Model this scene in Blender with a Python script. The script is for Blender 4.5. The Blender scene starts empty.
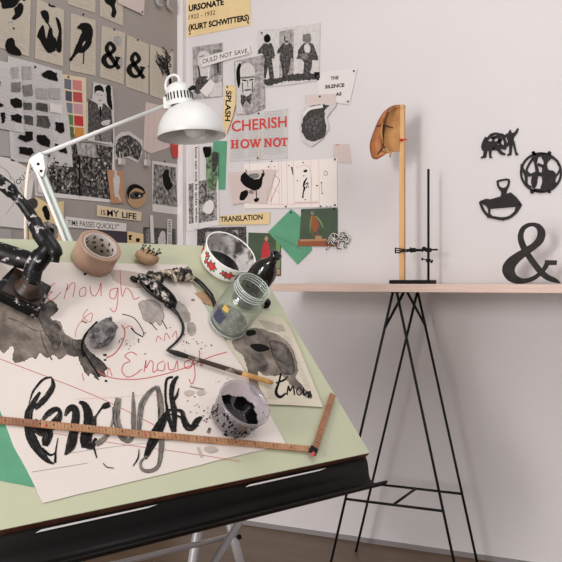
import bpy, bmesh, math, random
from mathutils import Vector, Matrix
random.seed(7)
S = bpy.context.scene
COL = S.collection
# ------------------------------------------------------------------ camera
CAM_H = 0.95
F = 832.0
YAW = math.atan(832/1691.0)
cY, sY = math.cos(YAW), math.sin(YAW)
CP = Vector((1.857, -2.853, CAM_H))
RT = Vector((cY, sY, 0)); FW = Vector((-sY, cY, 0)); UP = Vector((0, 0, 1))
cd = bpy.data.cameras.new('camera'); cam = bpy.data.objects.new('camera', cd); COL.objects.link(cam)
cam.location = CP; cam.rotation_euler = (math.radians(90), 0, YAW)
cd.sensor_width = 36; cd.lens = 36*F/562; cd.clip_start = 0.02
S.camera = cam
# ------------------------------------------------------------------ world, lights, exposure
w = bpy.data.worlds.new('world'); S.world = w; w.use_nodes = True
w.node_tree.nodes['Background'].inputs[0].default_value = (1.0, 0.98, 0.975, 1)
w.node_tree.nodes['Background'].inputs[1].default_value = 0.66
def area(name, loc, target, sx, sy, power, col):
    l = bpy.data.lights.new(name, 'AREA'); l.shape = 'RECTANGLE'; l.size = sx; l.size_y = sy
    l.energy = power; l.color = col
    o = bpy.data.objects.new(name, l); COL.objects.link(o); o.location = loc
    o.rotation_euler = (Vector(target)-Vector(loc)).to_track_quat('-Z', 'Y').to_euler()
    return o
area('window_light', (0.75, -5.4, 1.7), (2.9, 0, 0.5), 0.45, 0.9, 76, (1.0, 0.975, 0.96))
area('side_fill_light', (0.15, -4.3, 0.8), (3.0, 0, 0.1), 2.4, 1.4, 105, (1.0, 0.98, 0.97))  # added soft fill from the left to lift the lower right wall
area('overhead_fill_light', (1.55, -1.8, 2.85), (1.1, -1.1, 0.9), 1.1, 1.1, 15, (1.0, 0.97, 0.96))  # added overhead fill, brightens the top of the drawing board
S.view_settings.view_transform = 'Standard'; S.view_settings.look = 'None'
S.view_settings.gamma = 1; S.view_settings.use_curve_mapping = False
S.view_settings.exposure = -0.12

# ------------------------------------------------------------------ geometry of the place
def ray(px, py): return RT*((px-281)/F) + FW + UP*((281-py)/F)
def P(px, py, D): return CP + ray(px, py)*D
class Plane:
    def __init__(s, O, ex, ey):
        s.O = Vector(O); s.ex = Vector(ex).normalized(); s.ey = Vector(ey).normalized(); s.n = s.ex.cross(s.ey)
    def hit(s, px, py, h=0.0):
        d = ray(px, py); O = s.O + s.n*h
        t = (O-CP).dot(s.n)/d.dot(s.n)
        q = CP + d*t - O
        return q.dot(s.ex), q.dot(s.ey)
    def pt(s, a, b, h=0.0): return s.O + s.ex*a + s.ey*b + s.n*h
    def at(s, px, py, h=0.0):
        a, b = s.hit(px, py, h); return s.pt(a, b, h)
    def mat(s, a=0, b=0, rot=0, h=0.0):
        m = Matrix((s.ex, s.ey, s.n)).transposed().to_4x4(); m.translation = s.pt(a, b, h)
        return m @ Matrix.Rotation(rot, 4, 'Z')
RW = Plane((0, 0, 0), (1, 0, 0), (0, 0, 1))         # right wall, normal (0,-1,0)
LW = Plane((0, 0, 0), (0, 1, 0), (0, 0, 1))         # left wall, normal (1,0,0)
def vplane(y): return Plane((0, y, 0), (1, 0, 0), (0, 0, 1))
def cv(x, d, z): return RT*x + FW*d + UP*z           # vector from right / forward / up
BU = cv(.7384, .6743, 0); TL = math.radians(47.7)
BV = (cv(-.6743, .7384, 0)*math.cos(TL) + UP*math.sin(TL))
BD = Plane(P(370, 453, 1.70), BU, BV)               # top of the drawing board, origin at its front right corner
BLEN, BDEP, BTH = 0.98, 0.585, 0.017

# ------------------------------------------------------------------ materials
MATS = {}
def srgb(c):
    return tuple(((v/255)/12.92 if v/255 <= .04045 else (((v/255)+.055)/1.055)**2.4) for v in c) + (1,)
def mk(name, col, rough=.6, metal=0, col2=None, scale=20, lo=.4, hi=.6, bump=0, bscale=60, trans=0, ior=1.45, stretch=None, detail=6, spec=None, coat=0):
    if name in MATS: return MATS[name]
    m = bpy.data.materials.new(name); m.use_nodes = True; nt = m.node_tree; N = nt.nodes; L = nt.links
    b = N['Principled BSDF']; b.inputs['Base Color'].default_value = srgb(col); b.inputs['Roughness'].default_value = rough
    b.inputs['Metallic'].default_value = metal; b.inputs['Transmission Weight'].default_value = trans; b.inputs['IOR'].default_value = ior
    if spec is not None: b.inputs['Specular IOR Level'].default_value = spec
    if coat: b.inputs['Coat Weight'].default_value = coat
    tc = N.new('ShaderNodeTexCoord'); src = tc.outputs['Object']
    if stretch:
        mp = N.new('ShaderNodeMapping'); mp.inputs['Scale'].default_value = stretch; L.new(src, mp.inputs[0]); src = mp.outputs[0]
    if col2:
        n = N.new('ShaderNodeTexNoise'); n.inputs['Scale'].default_value = scale; n.inputs['Detail'].default_value = detail
        n.inputs['Roughness'].default_value = .6
        L.new(src, n.inputs['Vector']); r = N.new('ShaderNodeValToRGB')
        r.color_ramp.elements[0].position = lo; r.color_ramp.elements[1].position = hi
        r.color_ramp.elements[0].color = srgb(col); r.color_ramp.elements[1].color = srgb(col2)
        L.new(n.outputs[0], r.inputs[0]); L.new(r.outputs[0], b.inputs['Base Color'])
    if bump:
        n2 = N.new('ShaderNodeTexNoise'); n2.inputs['Scale'].default_value = bscale; n2.inputs['Detail'].default_value = 5
        L.new(src, n2.inputs['Vector']); bp = N.new('ShaderNodeBump'); bp.inputs['Strength'].default_value = bump
        bp.inputs['Distance'].default_value = .01
        L.new(n2.outputs[0], bp.inputs['Height']); L.new(bp.outputs[0], b.inputs['Normal'])
    MATS[name] = m; return m
def clear(name, tint, body, amount, rough=.05):
    """thin clear wall: mostly see-through, glossy at grazing angles, a little body colour"""
    m = bpy.data.materials.new(name); m.use_nodes = True; nt = m.node_tree; N = nt.nodes; L = nt.links
    b = N['Principled BSDF']; out = N['Material Output']; b.inputs['Base Color'].default_value = srgb(body); b.inputs['Roughness'].default_value = .35
    t = N.new('ShaderNodeBsdfTransparent'); t.inputs[0].default_value = srgb(tint)
    g = N.new('ShaderNodeBsdfGlossy'); g.inputs['Roughness'].default_value = rough
    lw = N.new('ShaderNodeLayerWeight'); lw.inputs[0].default_value = .5
    pw = N.new('ShaderNodeMath'); pw.operation = 'POWER'; L.new(lw.outputs['Facing'], pw.inputs[0]); pw.inputs[1].default_value = 3.5
    fr = N.new('ShaderNodeMath'); fr.operation = 'MULTIPLY_ADD'; L.new(pw.outputs[0], fr.inputs[0]); fr.inputs[1].default_value = .55; fr.inputs[2].default_value = .035
    a = N.new('ShaderNodeMixShader'); a.inputs[0].default_value = amount; L.new(t.outputs[0], a.inputs[1]); L.new(b.outputs[0], a.inputs[2])
    c = N.new('ShaderNodeMixShader'); L.new(fr.outputs[0], c.inputs[0]); L.new(a.outputs[0], c.inputs[1]); L.new(g.outputs[0], c.inputs[2])
    L.new(c.outputs[0], out.inputs[0]); return m
M = {}
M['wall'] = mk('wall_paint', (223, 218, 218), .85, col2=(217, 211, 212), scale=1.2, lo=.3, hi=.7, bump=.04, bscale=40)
M['wallL'] = mk('wall_paint_shaded', (166, 158, 152), .85, col2=(160, 152, 147), scale=1.5, lo=.3, hi=.7)  # left wall: its shade is put into this darker base colour
M['trim'] = mk('trim_paint', (232, 226, 225), .6)
M['base'] = mk('baseboard_grey', (140, 134, 134), .6)
M['floor'] = mk('floor_brown', (112, 88, 66), .45, col2=(84, 66, 50), scale=3, lo=.3, hi=.75, stretch=(1, 4, 1))
M['mint'] = mk('mint_laminate', (196, 197, 168), .5, col2=(187, 190, 162), scale=4, lo=.3, hi=.7)
M['edge'] = mk('board_edge_wood', (112, 68, 48), .6, col2=(84, 48, 34), scale=30)
M['black'] = mk('black_plastic', (17, 15, 14), .42, spec=.18)
M['steel'] = mk('grey_steel', (186, 184, 186), .45, .3)
M['white'] = mk('white_enamel_paint', (220, 219, 217), .3)
M['lampgreen'] = mk('pale_grey_green_paint', (196, 205, 198), .4)
M['cord'] = mk('cream_cord', (228, 216, 200), .6)
M['bulb'] = mk('frosted_bulb', (232, 230, 228), .25)
M['wire'] = mk('blackened_steel_wire', (30, 28, 28), .5, .0, spec=.25)
M['iron'] = mk('black_iron', (22, 20, 20), .6, .0, spec=.2)
M['shelf'] = mk('pale_plywood_top', (214, 196, 184), .6, col2=(200, 176, 162), scale=6, stretch=(1, 8, 8), lo=.3, hi=.7)
M['shelfe'] = mk('plywood_edge', (226, 202, 188), .6, col2=(204, 174, 160), scale=10, stretch=(1, 20, 60), lo=.3, hi=.7)
M['pine'] = mk('pine_wood', (226, 182, 128), .6, col2=(208, 158, 104), scale=12, stretch=(8, 8, .6), lo=.3, hi=.7)
M['mask1'] = mk('orange_brown_leather', (190, 122, 72), .55, col2=(164, 98, 56), scale=25)
M['mask2'] = mk('tan_card', (202, 150, 92), .6, col2=(180, 128, 76), scale=25)
M['maskd'] = mk('dark_brown_edge', (92, 60, 38), .7)
M['red'] = mk('red_plastic', (196, 34, 34), .4)
M['ink'] = mk('black_ink', (14, 13, 12), .7, spec=.15)
M['inkb'] = mk('brush_ink', (34, 32, 31), .7, col2=(104, 98, 94), scale=85, lo=.48, hi=.76, spec=.15)
M['inkm'] = mk('worn_brush_ink', (44, 41, 40), .7, col2=(22, 20, 20), scale=120, spec=.15)
M['inkg'] = mk('grey_brush_ink', (134, 127, 121), .7, col2=(74, 70, 67), scale=60, lo=.4, hi=.65)
M['wash'] = mk('diluted_ink_wash', (92, 82, 74), .7, col2=(150, 138, 127), scale=26, lo=.38, hi=.66, detail=9)
M['washd'] = mk('dark_ink_wash', (48, 43, 40), .7, col2=(124, 113, 104), scale=42, lo=.38, hi=.68, detail=9)
M['washl'] = mk('light_ink_wash', (182, 172, 164), .7, col2=(138, 128, 120), scale=40, lo=.35, hi=.7)
M['washw'] = mk('warm_light_wash', (196, 180, 170), .7, col2=(184, 166, 156), scale=20, lo=.35, hi=.7)
M['paper'] = mk('drawing_paper', (228, 217, 209), .8, col2=(222, 210, 202), scale=6, lo=.3, hi=.7, bump=.08, bscale=12)
M['paperc'] = mk('cream_newsprint', (216, 206, 186), .8, col2=(206, 194, 174), scale=14, lo=.35, hi=.65)
M['crayon'] = mk('red_crayon', (196, 88, 92), .8)
M['crayonl'] = mk('pale_red_pencil', (216, 170, 164), .8)
M['pencil'] = mk('grey_pencil', (150, 142, 138), .8)
M['green'] = mk('green_card', (98, 164, 128), .7, col2=(90, 154, 120), scale=12)
M['greend'] = mk('dark_green_print', (72, 88, 66), .6, col2=(64, 80, 60), scale=12)
M['page'] = mk('aged_book_page', (206, 196, 180), .8, col2=(192, 182, 166), scale=30, lo=.4, hi=.6, stretch=(2, 2, 14))
M['pageline'] = mk('faded_print', (176, 168, 156), .8)
M['pink'] = mk('pinkish_paper', (214, 198, 192), .8)
M['pw'] = mk('white_wall_paper_sheet', (226, 220, 217), .8)
M['pwr'] = mk('white_sketch_sheet', (240, 230, 224), .8)
M['pg'] = mk('pale_grey_newsprint', (214, 210, 208), .8, col2=(196, 192, 191), scale=40, lo=.4, hi=.62, stretch=(2, 2, 10))
M['pgd'] = mk('grey_sheet', (172, 168, 168), .8)
M['cream'] = mk('cream_poster_paper', (234, 208, 160), .75, col2=(228, 200, 150), scale=10)
M['creamd'] = mk('buff_strip_paper', (226, 206, 176), .75)
M['kraft'] = mk('kraft_paper', (186, 140, 106), .75)
M['sw1'] = mk('swatch_light', (176, 172, 171), .8, col2=(160, 156, 155), scale=60)
M['sw2'] = mk('swatch_mid', (132, 128, 127), .8, col2=(112, 108, 107), scale=60)
M['sw3'] = mk('swatch_dark', (64, 61, 60), .8, col2=(88, 84, 82), scale=60)
M['ph'] = mk('halftone_photo', (34, 32, 31), .5, col2=(190, 184, 180), scale=60, lo=.38, hi=.66, detail=7)
M['phs'] = mk('soft_grey_photo', (116, 110, 109), .5, col2=(196, 190, 189), scale=60, lo=.35, hi=.65, detail=8)
M['phc'] = mk('crowd_photo', (26, 24, 24), .5, col2=(178, 170, 166), scale=75, lo=.49, hi=.68, detail=10)
M['phd'] = mk('dark_photo', (28, 26, 26), .5, col2=(112, 106, 105), scale=110, lo=.42, hi=.66, detail=8)
M['phg'] = mk('greenish_photo', (50, 66, 48), .5, col2=(138, 168, 126), scale=50, lo=.4, hi=.62, detail=8)
M['g1'] = mk('grey_light', (212, 206, 204), .6, col2=(190, 183, 181), scale=70, lo=.45, hi=.75); M['g2'] = mk('grey_mid', (142, 136, 134), .6, col2=(98, 93, 91), scale=110); M['g3'] = mk('grey_dark', (44, 41, 40), .6, col2=(92, 87, 85), scale=120, lo=.48, hi=.7)
M['redp'] = mk('red_print', (212, 62, 54), .7)
M['redc'] = mk('red_card', (198, 60, 42), .6)
M['purple'] = mk('dark_purple_card', (58, 50, 60), .6)
M['tape'] = mk('brown_packing_tape', (176, 143, 122), .3, col2=(166, 131, 110), scale=3, coat=.4)
M['core'] = mk('cardboard_core', (205, 196, 188), .6)
M['tick'] = mk('dark_brown_marking', (84, 52, 34), .6)
M['rule'] = mk('ruler_wood', (186, 140, 102), .5, col2=(164, 116, 82), scale=30)
M['ruled'] = mk('worn_ruler_wood', (166, 116, 84), .5, col2=(142, 96, 68), scale=30)
M['splat'] = mk('splattered_black_metal', (14, 13, 13), .4, 0, col2=(176, 170, 170), scale=70, lo=.57, hi=.61, detail=6, spec=.3)
M['blackg'] = mk('glossy_black_metal', (15, 13, 13), .35, 0, spec=.35)
M['rust'] = mk('dark_rusty_plate', (34, 28, 25), .45, 0, col2=(84, 58, 44), scale=40, lo=.42, hi=.85)
M['bling'] = mk('black_and_silver_mess', (20, 18, 18), .25, .3, col2=(214, 204, 196), scale=75, lo=.48, hi=.6, detail=3, bump=.8, bscale=90)
M['bling2'] = mk('black_white_amber_mess', (26, 22, 20), .3, .2, col2=(206, 188, 168), scale=60, lo=.48, hi=.6, detail=3, bump=.8, bscale=90)
M['stone'] = mk('crumpled_charcoal_paper', (74, 71, 71), .8, col2=(136, 132, 131), scale=40, bump=.6, bscale=50)
M['glass'] = clear('clear_glass', (249, 252, 250), (220, 226, 222), .035)
M['glassr'] = clear('glass_thread', (240, 246, 242), (232, 236, 234), .42)
M['plastic'] = clear('smoky_clear_plastic', (236, 232, 236), (196, 190, 196), .24, .12)
M['inkl'] = mk('wet_black_ink', (16, 15, 15), .12, coat=.5)
M['residue'] = mk('grey_ink_residue', (158, 154, 146), .6, col2=(112, 108, 102), scale=60, lo=.4, hi=.6)
M['enamel'] = mk('white_enamel', (242, 240, 237), .15, coat=.3)
M['enin'] = mk('ink_stained_enamel', (70, 66, 64), .3, col2=(206, 200, 196), scale=30, lo=.42, hi=.56, detail=3)
M['leaf'] = mk('painted_leaf_green', (58, 92, 70), .4)
M['rose'] = mk('painted_rose_red', (206, 50, 56), .4)
M['bottle'] = mk('dark_glass_bottle', (20, 17, 16), .08, coat=.5)
M['woodtan'] = mk('tan_wood', (188, 154, 120), .5, col2=(166, 130, 98), scale=20)
M['ochre'] = mk('ochre_handle', (206, 166, 104), .5, col2=(178, 132, 74), scale=25)
M['brhandle'] = mk('paint_smeared_handle', (60, 46, 36), .5, col2=(196, 176, 156), scale=34, lo=.55, hi=.66)
M['bristle'] = mk('inky_bristles', (26, 23, 22), .6)
M['bluegrey'] = mk('blue_ink_label', (58, 60, 84), .5)
M['yellow'] = mk('yellow_label', (198, 166, 84), .5)
M['clip'] = mk('pale_clip', (190, 182, 176), .4)
M['lace'] = mk('dark_lace', (60, 50, 54), .7)
for k, c in {'c_slate': (104, 112, 128), 'c_pink': (206, 128, 128), 'c_navy': (72, 76, 92), 'c_crim': (186, 72, 78), 'c_slate2': (122, 126, 138), 'c_rose': (200, 152, 158), 'c_grn': (94, 128, 60), 'c_red': (192, 48, 56), 'c_grn2': (86, 104, 58), 'c_org': (210, 138, 60), 'skinp': (182, 150, 110), 'olive': (120, 150, 90), 'rustp': (150, 84, 54), 'woodp': (176, 136, 96)}.items():
    M[k] = mk('print_'+k[2:] if k[1] == '_' else 'print_'+k, c, .7)

# ------------------------------------------------------------------ mesh builder
class MB:
    def __init__(s): s.v = []; s.f = []; s.m = []; s.sm = []
    def add(s, vs, fs, mi=0, smooth=False, T=None):
        o = len(s.v)
        s.v += [(T @ Vector(p)) if T else Vector(p) for p in vs]
        s.f += [tuple(i+o for i in f) for f in fs]; s.m += [mi]*len(fs); s.sm += [smooth]*len(fs)
    def box(s, c, d, mi=0, T=None):
        x, y, z = [q/2 for q in d]; c = Vector(c)
        vs = [c+Vector(p) for p in ((-x,-y,-z),(x,-y,-z),(x,y,-z),(-x,y,-z),(-x,-y,z),(x,-y,z),(x,y,z),(-x,y,z))]
        s.add(vs, [(0,3,2,1),(4,5,6,7),(0,1,5,4),(1,2,6,5),(2,3,7,6),(3,0,4,7)], mi, False, T)
    def bevbox(s, c, d, b, mi=0, T=None):
        bm = bmesh.new(); bmesh.ops.create_cube(bm, size=1)
        bmesh.ops.scale(bm, vec=d, verts=bm.verts)
        bmesh.ops.bevel(bm, geom=bm.edges[:], offset=b, segments=2, affect='EDGES', profile=.6)
        bm.verts.index_update()
        s.add([v.co+Vector(c) for v in bm.verts], [[v.index for v in f.verts] for f in bm.faces], mi, False, T); bm.free()
    def tube(s, pts, r, mi=0, seg=10, T=None, flat=1.0, cap=True):
        pts = [Vector(p) for p in pts]; n = len(pts)
        rs = r if isinstance(r, (list, tuple)) else [r]*n
        tan = [(pts[min(i+1, n-1)]-pts[max(i-1, 0)]).normalized() for i in range(n)]
        a = Vector((0, 0, 1)) if abs(tan[0].z) < .9 else Vector((1, 0, 0))
        u = tan[0].cross(a).normalized(); vs = []; fs = []
        for i in range(n):
            u = (u - tan[i]*u.dot(tan[i])).normalized(); v = tan[i].cross(u)
            for k in range(seg):
                t = 2*math.pi*k/seg; vs.append(pts[i]+(u*math.cos(t)+v*math.sin(t)*flat)*rs[i])
        for i in range(n-1):
            for k in range(seg):
                k2 = (k+1) % seg; fs.append((i*seg+k, i*seg+k2, (i+1)*seg+k2, (i+1)*seg+k))
        s.add(vs, fs, mi, True, T)
        if cap:
            s.add(vs[:seg], [tuple(range(seg))[::-1]], mi, False, T); s.add(vs[-seg:], [tuple(range(seg))], mi, False, T)
    def lathe(s, prof, mi=0, seg=40, T=None, smooth=True, mids=None):
        vs = []; fs = []; n = len(prof)
        for r, z in prof:
            for k in range(seg):
                t = 2*math.pi*k/seg; vs.append((r*math.cos(t), r*math.sin(t), z))
        for i in range(n-1):
            for k in range(seg):
                k2 = (k+1) % seg; fs.append((i*seg+k, i*seg+k2, (i+1)*seg+k2, (i+1)*seg+k))
        if mids:
            for i in range(n-1): s.add(vs[i*seg:(i+2)*seg], [(k, (k+1)%seg, seg+(k+1)%seg, seg+k) for k in range(seg)], mids[i], smooth, T)
        else: s.add(vs, fs, mi, smooth, T)
    def prism(s, poly, n, th, mi=0, mside=None):
        """poly: world points of the front face; n: front normal; th thickness behind"""
        k = len(poly); back = [p - n*th for p in poly]
        s.add(poly, [tuple(range(k))], mi); s.add(back, [tuple(range(k))[::-1]], mi)
        s.add(list(poly)+back, [(i, i+k, (i+1) % k + k, (i+1) % k) for i in range(k)], mi if mside is None else mside)
    def blob(s, r, amp, seed, mi=0, T=None, sub=4, fr=3.0):
        from mathutils import noise
        bm = bmesh.new(); bmesh.ops.create_icosphere(bm, subdivisions=sub, radius=1)
        for v in bm.verts:
            d = noise.noise(v.co*fr+Vector((seed, 0, 0)))*amp + noise.noise(v.co*fr*2.3+Vector((0, seed, 0)))*amp*.5
            v.co = Vector((v.co.x*r[0], v.co.y*r[1], v.co.z*r[2]))*(1+d)
        bm.verts.index_update()
        s.add([v.co.copy() for v in bm.verts], [[v.index for v in f.verts] for f in bm.faces], mi, amp < .25, T); bm.free()
WM = {}
def tag(o, label=None, cat=None, group=None, kind=None):
    if label: o['label'] = label
    if cat: o['category'] = cat
    if group: o['group'] = group
    if kind: o['kind'] = kind
    return o
def obj(name, mb, mats, parent=None, world=False, matrix=None, fix=True):
    """world=True: the vertices are world coordinates"""
    vs = mb.v
    if parent is not None:
        if world: inv = WM[parent.name].inverted(); vs = [inv @ v for v in vs]
        mw = WM[parent.name]
    else:
        if matrix is None:
            lo = Vector([min(v[i] for v in vs) for i in range(3)]); hi = Vector([max(v[i] for v in vs) for i in range(3)])
            matrix = Matrix.Translation((lo+hi)/2 if world != 'floor' else Vector(((lo.x+hi.x)/2, (lo.y+hi.y)/2, lo.z)))
            world = True
        if world: inv = matrix.inverted(); vs = [inv @ v for v in vs]
        mw = matrix
    me = bpy.data.meshes.new(name); me.from_pydata([tuple(v) for v in vs], [], mb.f)
    for m in (mats if isinstance(mats, (list, tuple)) else [mats]): me.materials.append(M[m] if isinstance(m, str) else m)
    me.polygons.foreach_set('material_index', mb.m); me.polygons.foreach_set('use_smooth', mb.sm)
    me.validate(); me.update()
    if fix:
        bm = bmesh.new(); bm.from_mesh(me); bmesh.ops.remove_doubles(bm, verts=bm.verts, dist=1e-6)
        bmesh.ops.recalc_face_normals(bm, faces=bm.faces); bm.to_mesh(me); bm.free()
    o = bpy.data.objects.new(name, me); COL.objects.link(o)
    if parent is not None: o.parent = parent
    else: o.matrix_world = mw
    WM[o.name] = mw.copy(); return o
def thing(name, label, cat, matrix, group=None):
    o = bpy.data.objects.new(name, None); COL.objects.link(o); o.empty_display_size = .03
    o.matrix_world = matrix; WM[o.name] = matrix.copy(); tag(o, label, cat, group); return o
def axisM(loc, z, x=None):
    z = Vector(z).normalized(); x = Vector(x) if x is not None else (Vector((1, 0, 0)) if abs(z.x) < .9 else Vector((0, 1, 0)))
    y = z.cross(x).normalized(); x = y.cross(z)
    m = Matrix((x, y, z)).transposed().to_4x4(); m.translation = loc; return m
def cat_open(p, n=8):
    if len(p) < 3: return [tuple(q) for q in p]
    q = [p[0]]+list(p)+[p[-1]]; out = []
    for i in range(1, len(q)-2):
        for k in range(n):
            t = k/n; out.append(tuple(.5*(2*b+(c-a)*t+(2*a-5*b+4*c-d)*t*t+(-a+3*b-3*c+d)*t**3) for a, b, c, d in zip(q[i-1], q[i], q[i+1], q[i+2])))
    out.append(tuple(p[-1])); return out
def cat_closed(p, n=6):
    m = len(p); out = []
    for i in range(m):
        A, B, C, D = p[(i-1) % m], p[i], p[(i+1) % m], p[(i+2) % m]
        for k in range(n):
            t = k/n; out.append(tuple(.5*(2*b+(c-a)*t+(2*a-5*b+4*c-d)*t*t+(-a+3*b-3*c+d)*t**3) for a, b, c, d in zip(A, B, C, D)))
    return out
def rag(p, amp, step=1.5):
    out = []; m = len(p)
    for i in range(m):
        a, b = p[i], p[(i+1) % m]; L = math.hypot(b[0]-a[0], b[1]-a[1]); k = max(1, int(L/step))
        for j in range(k):
            t = j/k; out.append((a[0]+(b[0]-a[0])*t+random.uniform(-amp, amp), a[1]+(b[1]-a[1])*t+random.uniform(-amp, amp)))
    return out
def ribbon(pts, w):
    """outline pairs of a stroke; w number or list at control points"""
    ws = w if isinstance(w, (list, tuple)) else [w]*len(pts)
    q = cat_open([(x, y, c) for (x, y), c in zip(pts, ws)]) if len(pts) > 2 else [(x, y, c) for (x, y), c in zip(pts, ws)]
    L = []; R = []
    for i, (x, y, c) in enumerate(q):
        a = q[max(i-1, 0)]; b = q[min(i+1, len(q)-1)]; dx, dy = b[0]-a[0], b[1]-a[1]; l = math.hypot(dx, dy) or 1
        nx, ny = -dy/l*c/2, dx/l*c/2; L.append((x+nx, y+ny)); R.append((x-nx, y-ny))
    return L, R
def text_mesh(s, bold=0.0):
    c = bpy.data.curves.new('t', 'FONT'); c.body = s; c.offset = bold; c.resolution_u = 3
    o = bpy.data.objects.new('t', c); COL.objects.link(o); dg = bpy.context.evaluated_depsgraph_get()
    me = o.evaluated_get(dg).to_mesh()
    vs = [(v.co.x, v.co.y) for v in me.vertices]; fs = [tuple(p.vertices) for p in me.polygons]
    o.evaluated_get(dg).to_mesh_clear(); bpy.data.objects.remove(o); bpy.data.curves.remove(c); return vs, fs
class Flat:
    """a real thin sheet lying on a plane with its print"""
    def __init__(s, plane, outline, mat, off=.002, th=.0006):
        s.p = plane; s.mb = MB(); s.mats = [mat]; s.h = off+th; s.off = off; s.dh = 6e-6 if plane is BD else 4e-5
        s.mb.prism([plane.at(x, y, s.h) for x, y in outline], plane.n, th)
    def mi(s, m):
        if m not in s.mats: s.mats.append(m)
        return s.mats.index(m)
    def face(s, pts, m):
        s.h += s.dh
        s.mb.add([s.p.at(x, y, s.h) for x, y in pts], [tuple(range(len(pts)))], s.mi(m))
    def run(s, ops):
        for o in ops:
            k = o[0]
            if k == 'p': s.face(o[1], o[2])
            elif k == 'b': s.face(cat_closed(o[1]), o[2])
            elif k == 'r': s.face(rag(cat_closed(o[1], 4), o[3]), o[2])
            elif k == 'q': s.face(rag(o[1], o[3]), o[2])
            elif k == 'w':   # wash: ragged body with darker dried rim
                pts = rag(cat_closed(o[1], 4), o[3], 1.2); s.face(pts, o[2])
                L, R = ribbon(pts+[pts[0]], .55); s.h += s.dh; n = len(L)
                s.mb.add([s.p.at(x, y, s.h) for x, y in L+R], [(i, i+1, n+i+1, n+i) for i in range(n-1)], s.mi(o[4]))
            elif k == 'k':   # brush stroke made of bristle streaks
                _, pts, ws, m = o; ws = ws if isinstance(ws, (list, tuple)) else [ws]*len(pts)
                s.run([('s', pts, [v*.82 for v in ws], m)])
                nst = max(3, int(max(ws)*.9)); L, R = ribbon(pts, ws); N_ = len(L)
                for j in range(nst):
                    f0 = (j+.5)/nst; a = int(random.uniform(0, .10 if j % 2 else .22)*N_) if N_ > 6 else 0; b = N_-(int(random.uniform(0, .12)*N_) if N_ > 6 else 0)
                    if b-a < 2: continue
                    c_ = [(L[i][0]*(1-f0)+R[i][0]*f0+random.uniform(-.08, .08), L[i][1]*(1-f0)+R[i][1]*f0+random.uniform(-.08, .08)) for i in range(a, b)]
                    wd = [math.hypot(L[i][0]-R[i][0], L[i][1]-R[i][1])/nst*random.uniform(.5, 1.35) for i in range(a, b)]
                    mm = random.choice(['ink', 'inkm', 'inkm', m]) if m == 'inkb' else random.choice(['inkg', 'wash', 'inkg', 'washd'])
                    LL, RR = [], []
                    for i, (x, y) in enumerate(c_):
                        p0 = c_[max(i-1, 0)]; p1 = c_[min(i+1, len(c_)-1)]; dx, dy = p1[0]-p0[0], p1[1]-p0[1]; l = math.hypot(dx, dy) or 1
                        LL.append((x-dy/l*wd[i]/2, y+dx/l*wd[i]/2)); RR.append((x+dy/l*wd[i]/2, y-dx/l*wd[i]/2))
                    n = len(LL); s.h += s.dh/2
                    s.mb.add([s.p.at(x, y, s.h) for x, y in LL+RR], [(i, i+1, n+i+1, n+i) for i in range(n-1)], s.mi(mm))
            elif k == 'e':
                _, cx, cy, rx, ry, m = o[:6]; a = math.radians(o[6]) if len(o) > 6 else 0
                s.face([(cx+rx*math.cos(t)*math.cos(a)-ry*math.sin(t)*math.sin(a), cy+rx*math.cos(t)*math.sin(a)+ry*math.sin(t)*math.cos(a)) for t in [2*math.pi*i/16 for i in range(16)]], m)
            elif k == 's':
                L, R = ribbon(o[1], o[2]); s.h += s.dh; n = len(L)
                s.mb.add([s.p.at(x, y, s.h) for x, y in L+R], [(i, i+1, n+i+1, n+i) for i in range(n-1)], s.mi(o[3]))
            elif k == 't':
                _, txt, p0, p1, hh, m = o[:6]; vs, fs = text_mesh(txt, o[6] if len(o) > 6 else 0.0)
                x0 = min(v[0] for v in vs); x1 = max(v[0] for v in vs); y1 = .70
                up = o[7] if len(o) > 7 else (0, -1)
                s.h += s.dh; q = []
                for x, y in vs:
                    a = (x-x0)/(x1-x0); b = y/y1*hh
                    q.append(s.p.at(p0[0]+(p1[0]-p0[0])*a+up[0]*b, p0[1]+(p1[1]-p0[1])*a+up[1]*b, s.h))
                s.mb.add(q, fs, s.mi(m))
        return s
def sheet(name, label, cat, plane, outline, mat, off, ops=(), group=None, th=.0006, pins=()):
    f = Flat(plane, outline, mat, off, th).run(ops)
    o = obj(name, f.mb, f.mats, world=True, fix=False); tag(o, label, cat, group)
    for (x, y) in pins:
        m = MB(); m.lathe([(0, .004), (.003, .0035), (.0035, .001), (.001, 0), (0, 0)], T=axisM(plane.at(x, y, f.h), plane.n), seg=10)
        obj('pin', m, 'iron', o, world=True)
    return o

# ------------------------------------------------------------------ setting
def struct(name, mb, mats, world=True):
    o = obj(name, mb, mats, world=world); o['kind'] = 'structure'; return o
m = MB(); m.box((2.2, -2.4, -.02), (5.0, 5.2, .04)); struct('floor', m, 'floor')
m = MB(); m.box((2.2, .04, 1.5), (4.6, .08, 3.0)); struct('wall_right', m, 'wall')
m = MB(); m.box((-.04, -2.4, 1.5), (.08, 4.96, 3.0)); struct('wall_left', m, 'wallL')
m = MB(); m.box((2.26, -.004, .008), (4.4, .008, .016)); struct('baseboard_right', m, 'base')
m = MB(); m.box((.006, -2.4, .014), (.012, 4.8, .028)); struct('baseboard_left', m, 'base')
m = MB(); m.box((.013, -.013, 1.52), (.026, .026, 2.96)); struct('trim_1', m, 'trim')

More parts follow.
